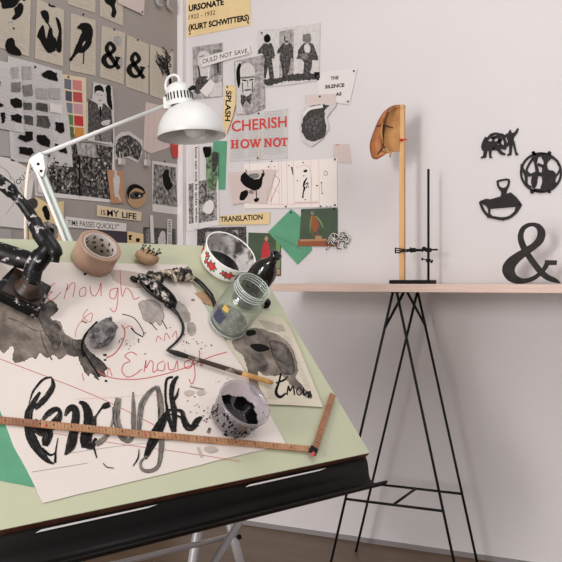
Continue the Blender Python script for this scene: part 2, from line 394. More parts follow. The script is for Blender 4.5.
# ------------------------------------------------------------------ wall shelf table with wire trestle
SZ = .9405
t = thing('trestle_table', 'long narrow pale plywood tabletop along the wall on a black wire trestle', 'table', Matrix.Translation((1.9, -.2, 0)))
m = MB(); m.bevbox((1.9, -.194, SZ-.0125), (2.7, .368, .025), .0015)
tt = obj('tabletop', m, ['shelf', 'shelfe'], t, world=True)
for p in tt.data.polygons:
    if abs(p.normal.z) < .5: p.material_index = 1
zf = SZ-.025
Yf, Yb = -.345, -.115
A = vplane(Yf); Bk = vplane(Yb); rr = .0044
def at(pl, px, py): return pl.at(px, py)
def rod(pts, name='rod'):
    m = MB(); m.tube(pts, rr, seg=8); return obj(name, m, 'wire', tre, world=True)
tre = t
def downto(pl, p0, p1, z):  # extend the line to height z
    a = pl.at(*p0); b = pl.at(*p1); k = (z-a.z)/(b.z-a.z); return a+(b-a)*k
def zt(pl, p0, p1): return downto(pl, p0, p1, zf-.002)
legs = [(A, (392.7, 293), (331, 562)), (A, (397, 293), (454, 562)), (Bk, (417, 293), (356, 551)), (Bk, (418, 293), (477, 562))]
ends = []
for pl, a, b in legs:
    p, q = zt(pl, a, b), downto(pl, a, b, 0.0); ends.append((p, q)); rod([p, q], 'leg')
zc = pl and A.at(346, 499).z
def atz(i, z): p, q = ends[i]; k = (z-p.z)/(q.z-p.z); return p+(q-p)*k
rod([atz(0, zc), atz(1, zc)], 'crossbar'); rod([atz(2, zc), atz(3, zc)], 'crossbar')
rod([(atz(0, zc)+atz(1, zc))/2, (atz(2, zc)+atz(3, zc))/2], 'crossbar')
zb = zf-.115
rod([atz(0, zb), Vector((ends[0][0].x+.012, Yf+.075, zf-.002))], 'brace'); rod([atz(3, zb), Vector((ends[3][0].x-.012, Yb-.08, zf-.002))], 'brace')
m = MB(); m.box(((ends[0][0].x+ends[3][0].x)/2, (Yf+Yb)/2, zf-.0015), (.03, .22, .003)); obj('mounting_plate', m, 'wire', t, world=True)

# ------------------------------------------------------------------ drawing table
t = thing('drafting_table', 'drawing table with a steeply tilted mint green board on a silver metal frame', 'table', Matrix.Translation((P(250, 560, 1.75).x, P(250, 560, 1.75).y, 0)))
DT = t
B0 = BD.mat()
m = MB(); m.bevbox((-BLEN/2, BDEP/2, -BTH/2-.001), (BLEN, BDEP, BTH-.002), .001, T=B0)
obj('board_core', m, 'edge', t, world=True)
m = MB(); m.bevbox((-BLEN/2, BDEP/2, -.001), (BLEN-.001, BDEP-.001, .002), .0005, T=B0)
obj('board_surface', m, 'mint', t, world=True)
# pencil tray: extruded profile along the board length, local (y, z)
prof = [(.004, -BTH-.001), (-.006, -BTH-.002), (-.012, -BTH-.010), (-.0145, -BTH-.025)]
# profile in a vertical plane: coordinates (out, up) in metres; out = horizontal away from board, towards the viewer
OUT = cv(.6743, -.7384, 0)
c0 = BD.pt(0, 0, -BTH)
def trayprof():
    pts = [(-.012, .010), (-.002, .004), (.005, -.006), (.008, -.020), (.010, -.034), (.016, -.044), (.026, -.0475), (.038, -.047), (.050, -.043), (.057, -.036)]
    return cat_open(pts, 5)
pf = trayprof(); th = .0042
out2 = []
for i, (a, b) in enumerate(pf):
    p = pf[max(i-1, 0)]; q = pf[min(i+1, len(pf)-1)]; dx, dy = q[0]-p[0], q[1]-p[1]; l = math.hypot(dx, dy)
    out2.append((a+dy/l*th, b-dx/l*th))
ringp = pf + out2[::-1]
def tr(a, b, s): return c0 + OUT*a + UP*b + BU*s
m = MB(); nk = len(ringp); x0, x1 = -BLEN, .0
vs = [tr(a, b, x0) for a, b in ringp]+[tr(a, b, x1) for a, b in ringp]
m.add(vs, [(i, (i+1) % nk, nk+(i+1) % nk, nk+i) for i in range(nk)], 0, True)
h = len(pf)
for off in (0, nk):
    m.add(vs[off:off+nk], [(i, i+1, nk-2-i, nk-1-i) for i in range(h-1)], 0)
obj('pencil_tray', m, 'black', t, world=True)
# metal frame below
def tb(name, pts, r, mt='steel', seg=10, flat=1.0):
    m = MB(); m.tube(pts, r, seg=seg, flat=flat); return obj(name, m, mt, DT, world=True)
def onfloor(p, q):
    k = (0-p.z)/(q.z-p.z); return p+(q-p)*k
def under(a, b, h=-BTH-.002): return BD.pt(a, b, h)
L1 = P(197, 535, 1.80); L1b = P(193, 560, 1.80)
tb('leg', [L1+(L1-L1b)*4.2, onfloor(L1, L1b)], .011)
L2 = P(231, 528, 1.98); L2b = P(240, 562, 1.98)
tb('leg', [L2+(L2-L2b)*3.6, onfloor(L2, L2b)], .011)
tb('flat_brace', [P(242, 518, 1.90), onfloor(P(238, 524, 1.90), P(214, 562, 1.80))], .010, seg=4, flat=.3)
tb('crossbar', [P(235, 535, 1.93), P(120, 563, 1.55), P(-60, 600, 1.2)], .006)
tb('bolt', [P(239, 537, 1.86), P(239.5, 537, 1.92)], .006, 'black')
# spine under the board carrying it
tb('support_beam', [under(-.03, .40, -.035), under(-BLEN+.03, .40, -.035)], .014)
tb('support_strut', [under(-.40, .40, -.03), L1+(L1-L1b)*3.6], .011)
tb('support_strut', [under(-.13, .40, -.03), L2+(L2-L2b)*3.1], .011)
tb('leg', [under(-.9, .40, -.035), (lambda v: Vector((v.x, v.y, 0)))(under(-.9, .3))], .011)
# white slips of paper caught between board and tray
for s0, s1, lb in ((BD.hit(35, 518)[0], BD.hit(158, 495)[0], 'longer thin white strip tucked between board edge and black tray, lower left'),
                   (BD.hit(246, 477)[0], BD.hit(328, 462)[0], 'shorter thin white strip tucked under the board edge towards its right corner')):
    m = MB(); m.prism([tr(.0086, -.0012, s0+.01), tr(.0093, -.0040, s0), tr(.0093, -.0034, s1-.02), tr(.0086, -.0012, s1)], OUT, .0006)
    o = obj('paper_strip', m, 'pw', world=True); tag(o, lb, 'paper strip')

# ------------------------------------------------------------------ papers on the drawing board
def bsheet(*a, **k): return sheet(a[0], a[1], a[2], BD, a[3], a[4], a[5], *a[6:], **k)
bsheet('coloured_paper', 'green paper sheet sticking out under the left corner of the big ink drawing', 'paper',
       [(-20, 380), (8, 400), (40, 480), (33, 487), (20, 484), (8, 482), (-20, 476)], 'green', .0003)
ink = []
W = 'wash'
ink += [('w', [(-20, 296), (0, 298), (14, 306), (38, 311), (50, 300), (58, 309), (49, 319), (60, 322), (64, 333), (78, 342), (86, 352), (92, 360), (82, 360), (76, 354), (66, 355), (60, 359), (54, 355), (47, 358), (40, 353), (36, 359), (31, 357), (22, 362), (13, 361), (14, 350), (11, 346), (4, 353), (0, 350), (-10, 352), (-25, 348)], 'wash', .5, 'washd'),
        ('w', [(38, 311), (50, 302), (57, 310), (50, 318), (58, 324), (62, 336), (56, 350), (50, 340), (44, 330)], 'washd', .4, 'ink'), ('w', [(60, 332), (72, 340), (80, 350), (76, 356), (66, 352)], 'washd', .5, 'wash'),
        ('s', [(40, 330), (44, 345), (52, 360)], 1.6, 'washd'), ('s', [(8, 318), (20, 322), (34, 330), (44, 331)], 1.0, 'washd'),
        ('w', [(72, 342), (82, 340), (88, 350), (98, 358), (103, 362), (108, 368), (104, 371), (106, 376), (99, 376), (98, 380), (91, 373), (88, 376), (82, 366), (78, 356)], 'washd', .6, 'ink'),
        ('s', [(84, 352), (90, 362), (100, 377)], 1.6, 'ink'), ('e', 105, 355, 2.2, 1.1, 'ink'), ('e', 105, 360, 1.6, 1, 'ink'), ('e', 106, 381, 1.6, 1.2, 'ink'),
        ('r', [(112, 270), (135, 272), (148, 276), (150, 284), (138, 288), (120, 284), (112, 278)], 'washw', .4),
        ('w', [(139, 303), (150, 300), (160, 305), (164, 316), (160, 326), (156, 321), (152, 324), (144, 319), (141, 312)], 'washl', .4, 'wash'), ('w', [(150, 301), (160, 306), (163, 318), (155, 316), (148, 308)], 'washl', .4, 'washl'),
        ('r', [(166, 301), (176, 300), (186, 307), (191, 318), (186, 323), (178, 316), (170, 310)], 'washl', .5),
        ('r', [(188, 322), (195, 324), (196, 333), (191, 336), (187, 330)], 'washl', .4),
        ('s', [(122, 314), (134, 318), (142, 329), (144, 336)], .9, 'ink'), ('s', [(131, 328), (136, 333), (143, 337)], 1.2, 'ink'),
        ('s', [(150, 322), (157, 330)], .9, 'ink'), ('s', [(162, 320), (167, 329)], .9, 'ink'),
        ('e', 85, 274, 1.6, 1.2, 'ink'), ('e', 193, 300, 2, 1.4, 'wash'),
        ('p', [(194, 293), (204, 291), (214, 300), (213, 306), (204, 303)], 'woodtan')]
C = 'crayon'
# first row of red writing
ink += [('s', [(55, 283), (50, 287), (49, 291), (53, 292)], .8, C), ('s', [(52, 292), (48, 296), (49, 300), (54, 299), (61, 292)], .8, C),
        ('s', [(64, 299), (68, 284), (67, 290), (72, 283), (75, 285), (73, 297)], .8, C),
        ('s', [(84, 287), (80, 290), (80, 296), (85, 295), (86, 289), (84, 287)], .8, C),
        ('s', [(90, 286), (91, 293), (95, 296), (99, 290), (101, 283), (101, 296)], .8, C),
        ('s', [(118, 288), (111, 290), (110, 297), (115, 298), (118, 288), (117, 306), (114, 312), (110, 308)], .8, C),
        ('s', [(120, 270), (122, 296), (126, 288), (131, 292), (134, 299), (140, 297)], .8, C),
        ('s', [(75, 337), (77, 328), (84, 318), (92, 313), (90, 322), (83, 316), (88, 309)], .6, C),
        ('s', [(122, 325), (125, 333), (121, 345), (114, 354), (106, 358)], 1.2, C), ('s', [(124, 329), (130, 326), (134, 330)], .7, C),
        ('s', [(82, 321), (87, 323)], 1.6, 'wash')]
# second row
ink += [('s', [(137, 355), (131, 352), (125, 356), (130, 361), (124, 364), (122, 371), (127, 377), (134, 375), (142, 369)], .9, C),
        ('s', [(144, 372), (146, 360), (146, 368), (150, 361), (153, 363), (153, 372), (157, 370)], .9, C),
        ('s', [(164, 361), (158, 364), (158, 370), (164, 370), (165, 363)], .9, C),
        ('s', [(168, 362), (169, 369), (174, 369), (177, 361), (178, 369)], .9, C),
        ('s', [(191, 360), (185, 362), (185, 368), (191, 367), (193, 360), (195, 375), (192, 384), (189, 379)], .9, C),
        ('s', [(199, 350), (201, 366), (204, 361), (208, 364)], .9, C),
        ('s', [(98, 371), (106, 376), (120, 379), (140, 379), (165, 374), (190, 366), (210, 357), (227, 352)], .9, C),
        ('s', [(156, 342), (158, 336), (162, 340)], .7, C), ('s', [(164, 341), (166, 333), (170, 339)], .7, C), ('s', [(172, 337), (176, 331), (177, 339)], .7, C),
        ('s', [(107, 376), (109, 368), (112, 376)], .7, C), ('s', [(82, 373), (84, 381)], .7, C)]
# long faint ruled lines
ink += [('s', [(0, 359), (40, 374), (100, 398), (160, 428)], .6, C), ('s', [(52, 433), (120, 444), (180, 452), (240, 461)], .5, C), ('s', [(74, 399), (120, 397), (170, 393)], .4, 'crayonl'),
        ('s', [(32, 472), (88, 463)], .5, 'pencil'), ('s', [(70, 453), (120, 446), (200, 437)], .4, 'pencil')]
K = 'inkb'; G = 'inkg'
big = [([(29, 404), (32, 394), (37, 386), (44, 379), (52, 377)], [1.2, 2, 2.4, 2.6, 1.6], K), ([(52, 378), (53, 386), (48, 395), (42, 402), (35, 409)], [2, 5, 6, 6, 5], K),
       ([(40, 392), (33, 403), (28.5, 415), (29, 430), (33, 441), (40, 452), (47, 460), (54, 464)], [3, 6, 8, 9, 10, 8, 5, 2], K),
       ([(33, 422), (41, 428), (47, 434), (45, 446)], [10, 15, 12, 7], K), ([(55, 463), (56, 450), (58, 438)], [3, 1.8, 1], K), ([(42, 448), (50, 455), (56, 452)], [3, 2.5, 1], K),
       ([(43, 420), (49, 413), (56, 409), (60, 412), (58, 419), (50, 428)], [4, 6, 5, 4, 8, 9], K),
       ([(65, 416), (69, 409), (74, 408), (76, 415), (74, 430), (71, 445), (65, 455)], [3, 6, 7, 8, 9, 10, 2], K),
       ([(79, 402), (84, 404), (88, 413), (88, 425), (86, 438), (85, 448)], [3, 6, 9, 10, 12, 9], K),
       ([(86, 446), (92, 446), (96, 438)], [5, 6, 3], K), ([(93, 434), (94, 424), (95, 416)], [2, 5, 3], K), ([(95, 418), (101, 409), (105, 406), (110, 404)], [2.5, 2, 6, 5], K),
       ([(113, 407), (113, 418), (110, 430), (104, 439), (96, 444)], [2, 2, 3, 5, 6], G), ([(94, 448), (97, 458)], [2, 1.2], K),
       ([(119, 398), (117, 410), (117, 422), (121, 434), (128, 441), (133, 434), (133.5, 420), (133.5, 405), (133, 392)], [6, 8, 7, 8, 5, 4, 5, 4, 2], G),
       ([(157, 386), (149, 393), (142, 404), (140, 416), (139, 430)], [3, 5, 6, 6, 5], G), ([(157, 386), (160, 398), (161, 412), (160, 422)], [4, 6, 6, 5], G),
       ([(169, 410), (163, 420), (156, 434), (150, 447), (145, 459)], [4, 8, 11, 8, 4], K), ([(162, 436), (161, 452), (158, 466), (150, 471), (142, 469), (141, 462), (147, 456)], [7, 5, 4, 4, 3, 2.5, 2], G),
       ([(173, 377), (167, 379), (165.5, 390), (166, 402), (169, 418), (173, 432)], [3, 2.5, 2.5, 2.5, 4, 3], K), ([(178, 376), (173, 384), (171.5, 396), (174, 410), (175, 432)], [3, 5, 5, 6, 3], K),
       ([(179, 388), (176, 397), (172, 402)], [1, 3, 1.5], K), ([(168, 410), (176, 410), (182, 412), (184, 420), (188, 427), (193, 427), (197, 421), (202, 417)], [3, 3, 4, 6, 7, 6, 6, 3], K),
       ([(170, 414), (180, 417), (186, 424)], [1.5, 2, 2], K),
       ([(139, 449), (138, 458), (133, 466)], [1, 1.6, 1], K), ([(103, 463), (107, 467), (114, 468)], .8, K), ([(208, 433), (210, 428)], 3, G)]
ink += [('k', a, [v*1.02 for v in b] if isinstance(b, list) else b, c) for a, b, c in big]
random.seed(3)
for cx, cy, s_, n_ in ((196, 405, 14, 14), (207, 418, 6, 12), (186, 338, 16, 12), (130, 340, 16, 14), (218, 380, 10, 4), (205, 345, 8, 6)):
    for _ in range(n_):
        x, y = random.gauss(cx, s_/2), random.gauss(cy, s_/2.2); ink.append(('e', x, y, random.uniform(.3, .9), random.uniform(.3, .8), random.choice(['ink', 'ink', 'wash'])))
ink += [('r', [(184, 392), (190, 390), (194, 393), (188, 396)], 'washw', .2), ('r', [(197, 391), (203, 390), (205, 394), (199, 395)], 'washw', .2), ('s', [(190, 386), (197, 388), (204, 389)], 1, 'wash'),
        ('r', [(204, 448), (212, 446), (218, 450), (210, 453)], 'washw', .2), ('s', [(198, 447), (202, 457)], 2, 'washw')]
bigout = [(-60, 258), (0, 262), (60, 262), (132, 263.6), (187, 265), (192, 282), (200, 298), (213, 320), (225, 340), (245, 370), (262, 400), (286, 444)] + \
         [(286+(43-286)*k/14, 444+(503-444)*k/14+random.uniform(-.5, .5)) for k in range(1, 14)] + [(43, 503), (38, 494), (36, 488), (32, 480), (26, 468), (21, 459), (14, 447), (10, 436), (4, 420), (-4, 400), (-30, 360)]
bsheet('ink_drawing', 'big white paper with the word enough brushed in black ink and scrawled in red', 'drawing', bigout, 'paper', .0012, ink)
random.seed(17)
ink2 = [('s', [(258+k*.9, 320+k*1.1), (274+k*.9+random.uniform(-1, 1), 323+k*1.1)], .45, 'pencil') for k in range(9)]+[('s', [(284+k*1.0, 336+k*2.4), (290+k*1.0, 338+k*2.4)], .4, 'pencil') for k in range(22)]+[('s', [(266+k*.2, 385+k*1.9), (276+k*.2, 386+k*1.9)], .4, 'pencil') for k in range(8)]
ink2 += [('p', [(276, 324), (283, 325), (286, 332), (279, 331)], 'pageline'),
        ('r', [(232, 341), (241, 338), (247, 330), (256, 328), (268, 331), (283, 338), (292, 348), (297, 362), (298, 372), (296, 378), (303, 386), (312, 398), (304, 396), (292, 386), (282, 376), (272, 376), (262, 374), (259, 366), (258, 384), (262, 392), (264, 397), (258, 396), (250, 388), (248, 372), (243, 356), (236, 350)], 'wash', .5),
        ('b', [(250, 345), (262, 344), (270, 349), (258, 352)], 'ink'), ('b', [(246, 331), (254, 330), (256, 334), (248, 336)], 'ink'),
        ('w', [(252, 352), (262, 354), (268, 366), (262, 372), (254, 364)], 'washd', .4, 'washd'), ('w', [(270, 342), (284, 344), (292, 356), (294, 372), (284, 374), (276, 362)], 'washd', .4, 'ink'),
        ('s', [(281, 373), (279, 382), (276, 392), (280, 397), (286, 393)], [2, 2, 3, 3, 1.5], 'ink'), ('s', [(276, 383), (284, 380), (288, 376)], [1.5, 2, 1], 'ink'),
        ('s', [(287, 395), (288.5, 386), (290, 391), (293, 386), (294.5, 395)], 1.5, 'ink'), ('s', [(299, 387), (296.5, 391), (299, 395), (302, 392), (300, 387)], 1.3, 'ink'), ('s', [(303.5, 388), (304, 395), (308, 392), (308.5, 398)], 1.7, 'ink'), ('s', [(309, 391), (311, 397)], 3, 'inkb')]
bsheet('ink_drawing', 'small cream newsprint sheet with a dark grey ink blot, partly under the glass jar', 'drawing',
       [(240, 312), (268, 315), (283, 318), (289, 326), (300, 350), (323, 407), (290, 405), (262, 404), (255, 388), (247, 372), (226, 342)], 'paperc', .0032, ink2)

# ------------------------------------------------------------------ things on the board
def bang(p, q):
    a = BD.hit(*p); b = BD.hit(*q); return math.atan2(b[1]-a[1], b[0]-a[0])
def bthing(name, label, cat, px, py, h=0.002, rot=0):
    a, b = BD.hit(px, py, h); return thing(name, label, cat, BD.mat(a, b, rot, h)), (a, b)
# packing tape
t, _ = bthing('packing_tape', 'roll of shiny brown packing tape lying on the upper edge of the drawing', 'tape', 92, 260.8, .0036)
m = MB(); R, ri, hh = .0437, .0342, .0445
m.lathe([(ri, 0), (R-.0015, 0), (R, .0015), (R, hh-.0015), (R-.0015, hh), (ri, hh), (ri, 0)], seg=64); obj('tape', m, 'tape', t)
m = MB(); m.lathe([(ri-.0022, 0), (ri, 0), (ri, hh+.0006), (ri-.0022, hh+.0006), (ri-.0022, 0)], seg=64)
for k in range(36):
    a = k*.175; z0 = .006+.0125*(k % 3)
    q = [(a, z0), (a+.13+.08*(k % 2), z0), (a+.13+.08*(k % 2), z0+.0075-.002*(k % 2)), (a, z0+.0075-.002*(k % 2))]
    m.add([((ri-.0025)*math.cos(u), (ri-.0025)*math.sin(u), v) for u, v in q], [(0, 1, 2, 3)], 1)
obj('core', m, ['core', 'maskd'], t)
# enamel bowl
t, _ = bthing('enamel_bowl', 'white enamel bowl painted with red roses, ink-stained inside', 'bowl', 221.5, 266, .001)
r0, r1, hb = .053, .0605, .047
def br(z): return r0+(r1-r0)*min(1, (z/.02)**.6 if z < .02 else 1)+.0
prof = [(0, 0), (r0-.006, 0), (r0, .002), (r0+.004, .008), (r1-.003, .020), (r1, .041), (r1+.002, hb), (r1+.0015, hb+.0015), (r1-.001, hb)]
m = MB(); m.lathe(prof, seg=64); obj('outer_wall', m, 'enamel', t)
m = MB(); m.lathe([(r1-.001, hb), (r1-.0025, .040), (r1-.0055, .020), (r0-.002, .008), (r0-.01, .004), (0, .004)], seg=64, mids=[0, 0, 1, 1, 2])
obj('inner_wall', m, ['enin', 'enin', 'inkl'], t)
def rad(z):
    for (a, b), (c, d) in zip(prof[2:], prof[3:]):
        if b <= z <= d: return a+(c-a)*(z-b)/(d-b)
    return r1
def decal(m, th, z, pts, mi, lift=.0006):
    vs = []
    for s_, dz in pts:
        zz = min(max(z+dz, .004), hb-.002); a = th+s_/r1; r = rad(zz)+lift; vs.append((r*math.cos(a), r*math.sin(a), zz))
    c = Vector((0, 0, 0))
    for v in vs: c += Vector(v)
    c /= len(vs); rr_ = (rad(z)+lift+.0003); l = math.hypot(c.x, c.y); c = Vector((c.x/l*rr_, c.y/l*rr_, c.z)); n = len(vs)
    m.add([c]+vs, [(0, i+1, (i+1) % n+1) for i in range(n)], mi)
m = MB(); TH = math.radians(216)
def disc(r, k=10, w=0): return [(r*(1+w*math.sin(3*t_))*math.cos(t_), r*(1+w*math.sin(3*t_))*math.sin(t_)) for t_ in [2*math.pi*i/k for i in range(k)]]
random.seed(5)
for dth, z, r in [(a, b, c*1.2) for a, b, c in ((-.62, .034, .0045), (-.50, .021, .004), (-.22, .024, .0085), (.30, .026, .004), (.55, .026, .0075), (.95, .026, .005), (1.3, .025, .008), (-1.2, .025, .008), (-1.6, .025, .005))]:
    for j in range(6):
        a = j*1.05+random.random(); decal(m, TH+dth+math.cos(a)*(r+.002)/r1, z+math.sin(a)*(r+.0015), [(x*.8+random.uniform(-.0005, .0005), y*.8) for x, y in disc(.0036, 6)], 1)
    decal(m, TH+dth, z, disc(r, 14, .12), 0, .0010); decal(m, TH+dth, z, disc(r*.45, 8), 2, .0015)
decal(m, TH-.62, .045, [(-.0006, -.004), (.0006, -.004), (.0006, .004), (-.0006, .004)], 1)
obj('rose_decoration', m, ['rose', 'leaf', 'crayon'], t, fix=False)
# glass jar
t, _ = bthing('glass_jar', 'open clear glass screw-top jar with grey ink residue at its base', 'jar', 226, 325, .004)
ro = .0435; H = .122
outer = [(0, 0), (ro-.006, 0), (ro-.001, .004), (ro, .010), (ro, .080), (ro-.002, .090), (ro-.007, .097), (ro-.0085, .101)]
for z in (.1035, .1095, .1155): outer += [(ro-.009, z-.002), (ro-.0065, z), (ro-.009, z+.002)]
outer += [(ro-.009, H-.001), (ro-.0095, H), (ro-.011, H)]
inner = [(ro-.0115, H-.002), (ro-.0115, .101), (ro-.0095, .096), (ro-.0045, .088), (ro-.0026, .080), (ro-.0026, .012), (ro-.006, .006), (0, .005)]
m = MB(); m.lathe(outer+inner, seg=56); obj('jar_body', m, 'glass', t)
m = MB()
for z in (.1035, .1095, .1155, H-.0008):
    pts = [((ro-.0078)*math.cos(a), (ro-.0078)*math.sin(a), z+.002*a/(2*math.pi)*(z < .119)) for a in [2*math.pi*i/48 for i in range(49)]]
    m.tube(pts, .0013, seg=6, cap=False)
obj('screw_thread', m, 'glassr', t)
m = MB(); m.lathe([(ro-.010, .0012), (ro-.003, .0012), (ro-.0004, .006), (ro-.0004, .0085), (ro-.006, .0052), (ro-.010, .0045)], seg=48); obj('thick_base', m, 'glassr', t)
m = MB(); m.lathe([(0, .0056), (ro-.008, .0062), (ro-.0040, .012), (ro-.0036, .020), (ro-.0046, .012), (ro-.01, .0078), (0, .0070)], seg=40); obj('ink_residue', m, 'residue', t)
m = MB(); ta = math.radians(176)
def curved(m, a0, a1, z0, z1, r, mi, n=6, top=0):
    vs = []; fs = []
    for i in range(n+1):
        a = a0+(a1-a0)*i/n
        vs += [(r*math.cos(a), r*math.sin(a), z0+top*i/n), (r*math.cos(a), r*math.sin(a), z1-top*(i % 2))]
    for i in range(n): fs.append((2*i, 2*i+2, 2*i+3, 2*i+1))
    m.add(vs, fs, mi, True)
curved(m, ta-.1, ta+.50, .022, .052, ro+.0006, 0, top=.004); curved(m, ta+.1, ta+.45, .055, .072, ro+.0006, 1, top=.004)
obj('torn_label', m, ['bluegrey', 'yellow'], t, fix=False)
# ink cup
t, _ = bthing('plastic_cup', 'squat clear plastic cup of black ink standing on the white drawing', 'cup', 231, 420, .0036)
hc = .056; rb, rt_ = .042, .050
m = MB(); m.lathe([(0, 0), (rb-.003, 0), (rb, .003), (rt_-.001, hc-.006), (rt_+.002, hc-.005), (rt_+.002, hc), (rt_-.0015, hc), (rt_-.003, hc-.006), (rb-.002, .004), (rb-.005, .0022), (0, .002)], seg=56)
obj('cup_body', m, 'plastic', t)
m = MB(); zi = .020; rz = rb-.0022+(rt_-rb)*zi/hc
m.lathe([(0, .0026), (rb-.006, .0028), (rb-.0027, .005), (rz-.001, zi), (0, zi)], seg=48)
random.seed(11)
# dried ink creeping up the inside wall
for k in range(46):
    a = 2*math.pi*k/46; zt_ = zi+.004+.004*math.sin(k*.5)+.0025*math.sin(k*1.3)+random.uniform(0, .0015); w_ = .075
    q = []
    for (aa, zz) in ((a-w_, zi-.002), (a+w_, zi-.002), (a+w_, zt_), (a-w_, zt_)):
        r = rb-.0034+(rt_-rb-.001)*zz/hc; q.append((r*math.cos(aa), r*math.sin(aa), zz))
    m.add(q, [(0, 1, 2, 3)], 0)
obj('ink', m, 'inkl', t, fix=False)
vs, fs = text_mesh('SY', .02); m = MB(); ca = math.radians(232)
m.add([((rb+.0065*y/.7+.0022+.002)*math.cos(ca+x*.26-.1), (rb+.0065*y/.7+.0022+.002)*math.sin(ca+x*.26-.1), .014+y*.022) for x, y in vs], fs, 0)
for k in range(60):
    a0 = ca+random.uniform(-1.9, 1.9); z0 = random.uniform(.003, .05)*random.random()**.5; r = rb+(rt_-rb)*z0/hc+.0008
    m.add([(r*math.cos(a0+u*.05), r*math.sin(a0+u*.05), z0+v*.002) for u, v in ((-1, -1), (1, -1), (.6, random.uniform(.5, 4)), (-.6, random.uniform(1, 3)))], [(0, 1, 2, 3)], 0)
obj('ink_marks', m, 'ink', t, fix=False)
# dark bottle
t, _ = bthing('ink_bottle', 'small dark glass bottle standing between the enamel bowl and the glass jar', 'bottle', 243, 301, .001)
m = MB(); m.lathe([(0, 0), (.026, 0), (.028, .003), (.029, .090), (.0275, .100), (.023, .112), (.016, .122), (.0115, .129), (.0105, .142), (.0125, .143), (.0128, .150), (.0105, .151), (.008, .150), (.008, .125), (0, .118)], seg=40)
obj('bottle_body', m, 'bottle', t)
t_, _ = bthing('bottle_cap', 'small black screw cap lying right of the glass jar', 'cap', 264, 305, .0005)
m = MB(); m.lathe([(0, 0), (.0105, 0), (.011, .001), (.010, .013), (.009, .015), (0, .015)], seg=24)
for k in range(20): a = k*math.pi/10; m.box((.0107*math.cos(a), .0107*math.sin(a), .007), (.0012, .0012, .010), T=Matrix.Rotation(0, 4, 'Z'))
obj('cap_shell', m, 'black', t_, fix=False)
# pin holder
t, _ = bthing('pin_holder', 'small oval wooden block stuck full of black nails near the board top edge', 'pin holder', 144, 262, .001, rot=bang((132, 256), (158, 264)))
m = MB(); m.blob((.026, .017, .015), .08, 4, T=Matrix.Translation((0, 0, .0155)), sub=4, fr=1.4); obj('wooden_block', m, 'woodtan', t)
random.seed(21)
for k in range(13):
    x = -.017+.034*(k/12)+random.uniform(-.002, .002); y = random.uniform(-.006, .009); z = .026
    p = Vector((x, y, z)); d =  Vector((random.uniform(-.5, .5)+x*10, random.uniform(-.5, .3)+.1, 1)).normalized()
    m = MB(); m.tube([p-d*.004, p+d*.013], .0009, seg=6); m.tube([p+d*.013, p+d*.0142], .0020, seg=8); obj('nail', m, 'iron', t)
# crumpled stone-like ball
t, _ = bthing('crumpled_paper', 'crumpled charcoal grey wad of paper lying above the dark ink wash', 'crumpled paper', 101, 337, .002, rot=bang((88, 351), (114, 316)))
m = MB(); m.blob((.042, .020, .014), .42, 9, T=Matrix.Translation((-.003, 0, .0155)), sub=3, fr=2.0); obj('wad', m, 'stone', t)
m = MB(); a = BD.mat(); 
m.tube(cat_open([BD.at(84, 356, .004), BD.at(82, 345, .005), BD.at(86, 334, .006), BD.at(97, 322, .008)]), .0022, seg=6); obj('ink_stalk', m, 'ink', t, world=True)

# black ladle sculpture (nearer) and paint-caked ladle (behind)
def bp(px, py, h): return BD.at(px, py, h)
t, _ = bthing('ladle', 'black ladle with a long curved handle, filled with glittery black and silver scraps', 'ladle', 155, 292, .002)
def bowlshape(m, c, d, L_, Wd, dep, mi=0):
    """open boat-shaped bowl, axis d on the board"""
    z = BD.n; d = d.normalized(); s_ = z.cross(d); vs = []; fs = []; nu, nv = 18, 9
    for i in range(nu+1):
        u = -1+2*i/nu; wd = Wd*max(0.02, (1-abs(u)**2.4))**.6; dp = dep*max(.05, 1-u*u)**.5
        for j in range(nv):
            a = math.pi*j/(nv-1); vs.append(c+d*(u*L_)+s_*(wd*math.cos(a))+z*(dep-dp*math.sin(a)))
    for i in range(nu):
        for j in range(nv-1): fs.append((i*nv+j, i*nv+j+1, (i+1)*nv+j+1, (i+1)*nv+j))
    m.add(vs, fs, mi, True)
A0, A1 = bp(134, 278, .002), bp(172, 308, .002); d = (A1-A0).normalized(); c = (A0+A1)/2
m = MB(); bowlshape(m, c+d*.004, d, (A1-A0).length/2, .022, .016); o = obj('ladle_bowl', m, 'blackg', t, world=True)
sm = o.modifiers.new('thick', 'SOLIDIFY'); sm.thickness = .0015
m = MB(); random.seed(8)
for k in range(9):
    u = -.75+1.4*k/8; m.blob((.0125, .0105, .008), .5, k*3.1, T=axisM(c+d*(u*(A1-A0).length/2*.82)+BD.n*(.013+random.uniform(-.002, .003))+d.cross(BD.n)*random.uniform(-.006, .006)*(1-abs(u)), BD.n), sub=3, fr=2.2)
obj('scraps', m, 'bling', t, world=True)
m = MB(); m.blob((.008, .007, .004), .4, 3, T=axisM(bp(134, 279, .006), BD.n), sub=3); obj('spout', m, 'blackg', t, world=True)
m = MB(); m.blob((.014, .012, .008), .1, 1, T=axisM(bp(170, 304, .008), BD.n), sub=3, fr=1.5); obj('socket', m, 'blackg', t, world=True)
m = MB(); m.tube(cat_open([bp(172, 308, .010), bp(178, 315, .009), bp(183, 325, .007), bp(182, 334, .005), bp(176, 342, .004), bp(168, 349, .0035)]), [.0040]*8+[.0030]*16+[.0024]*9+[.002]*8, seg=8)
obj('handle', m, 'blackg', t, world=True)
t, _ = bthing('ladle', 'paint-caked black ladle behind the first, its handle curving down towards the jar', 'ladle', 178, 275, .002)
m = MB()
for k, (x, y, r) in enumerate(((152, 275, .008), (159, 277, .010), (166, 274, .009), (172, 275, .011), (180, 274, .012), (186, 274, .013), (190, 277, .009))):
    r *= 1.28; m.blob((r, r*.85, r*.6), .5, k*2.7, T=axisM(bp(x, y, r*.95), BD.n), sub=3, fr=2.0)
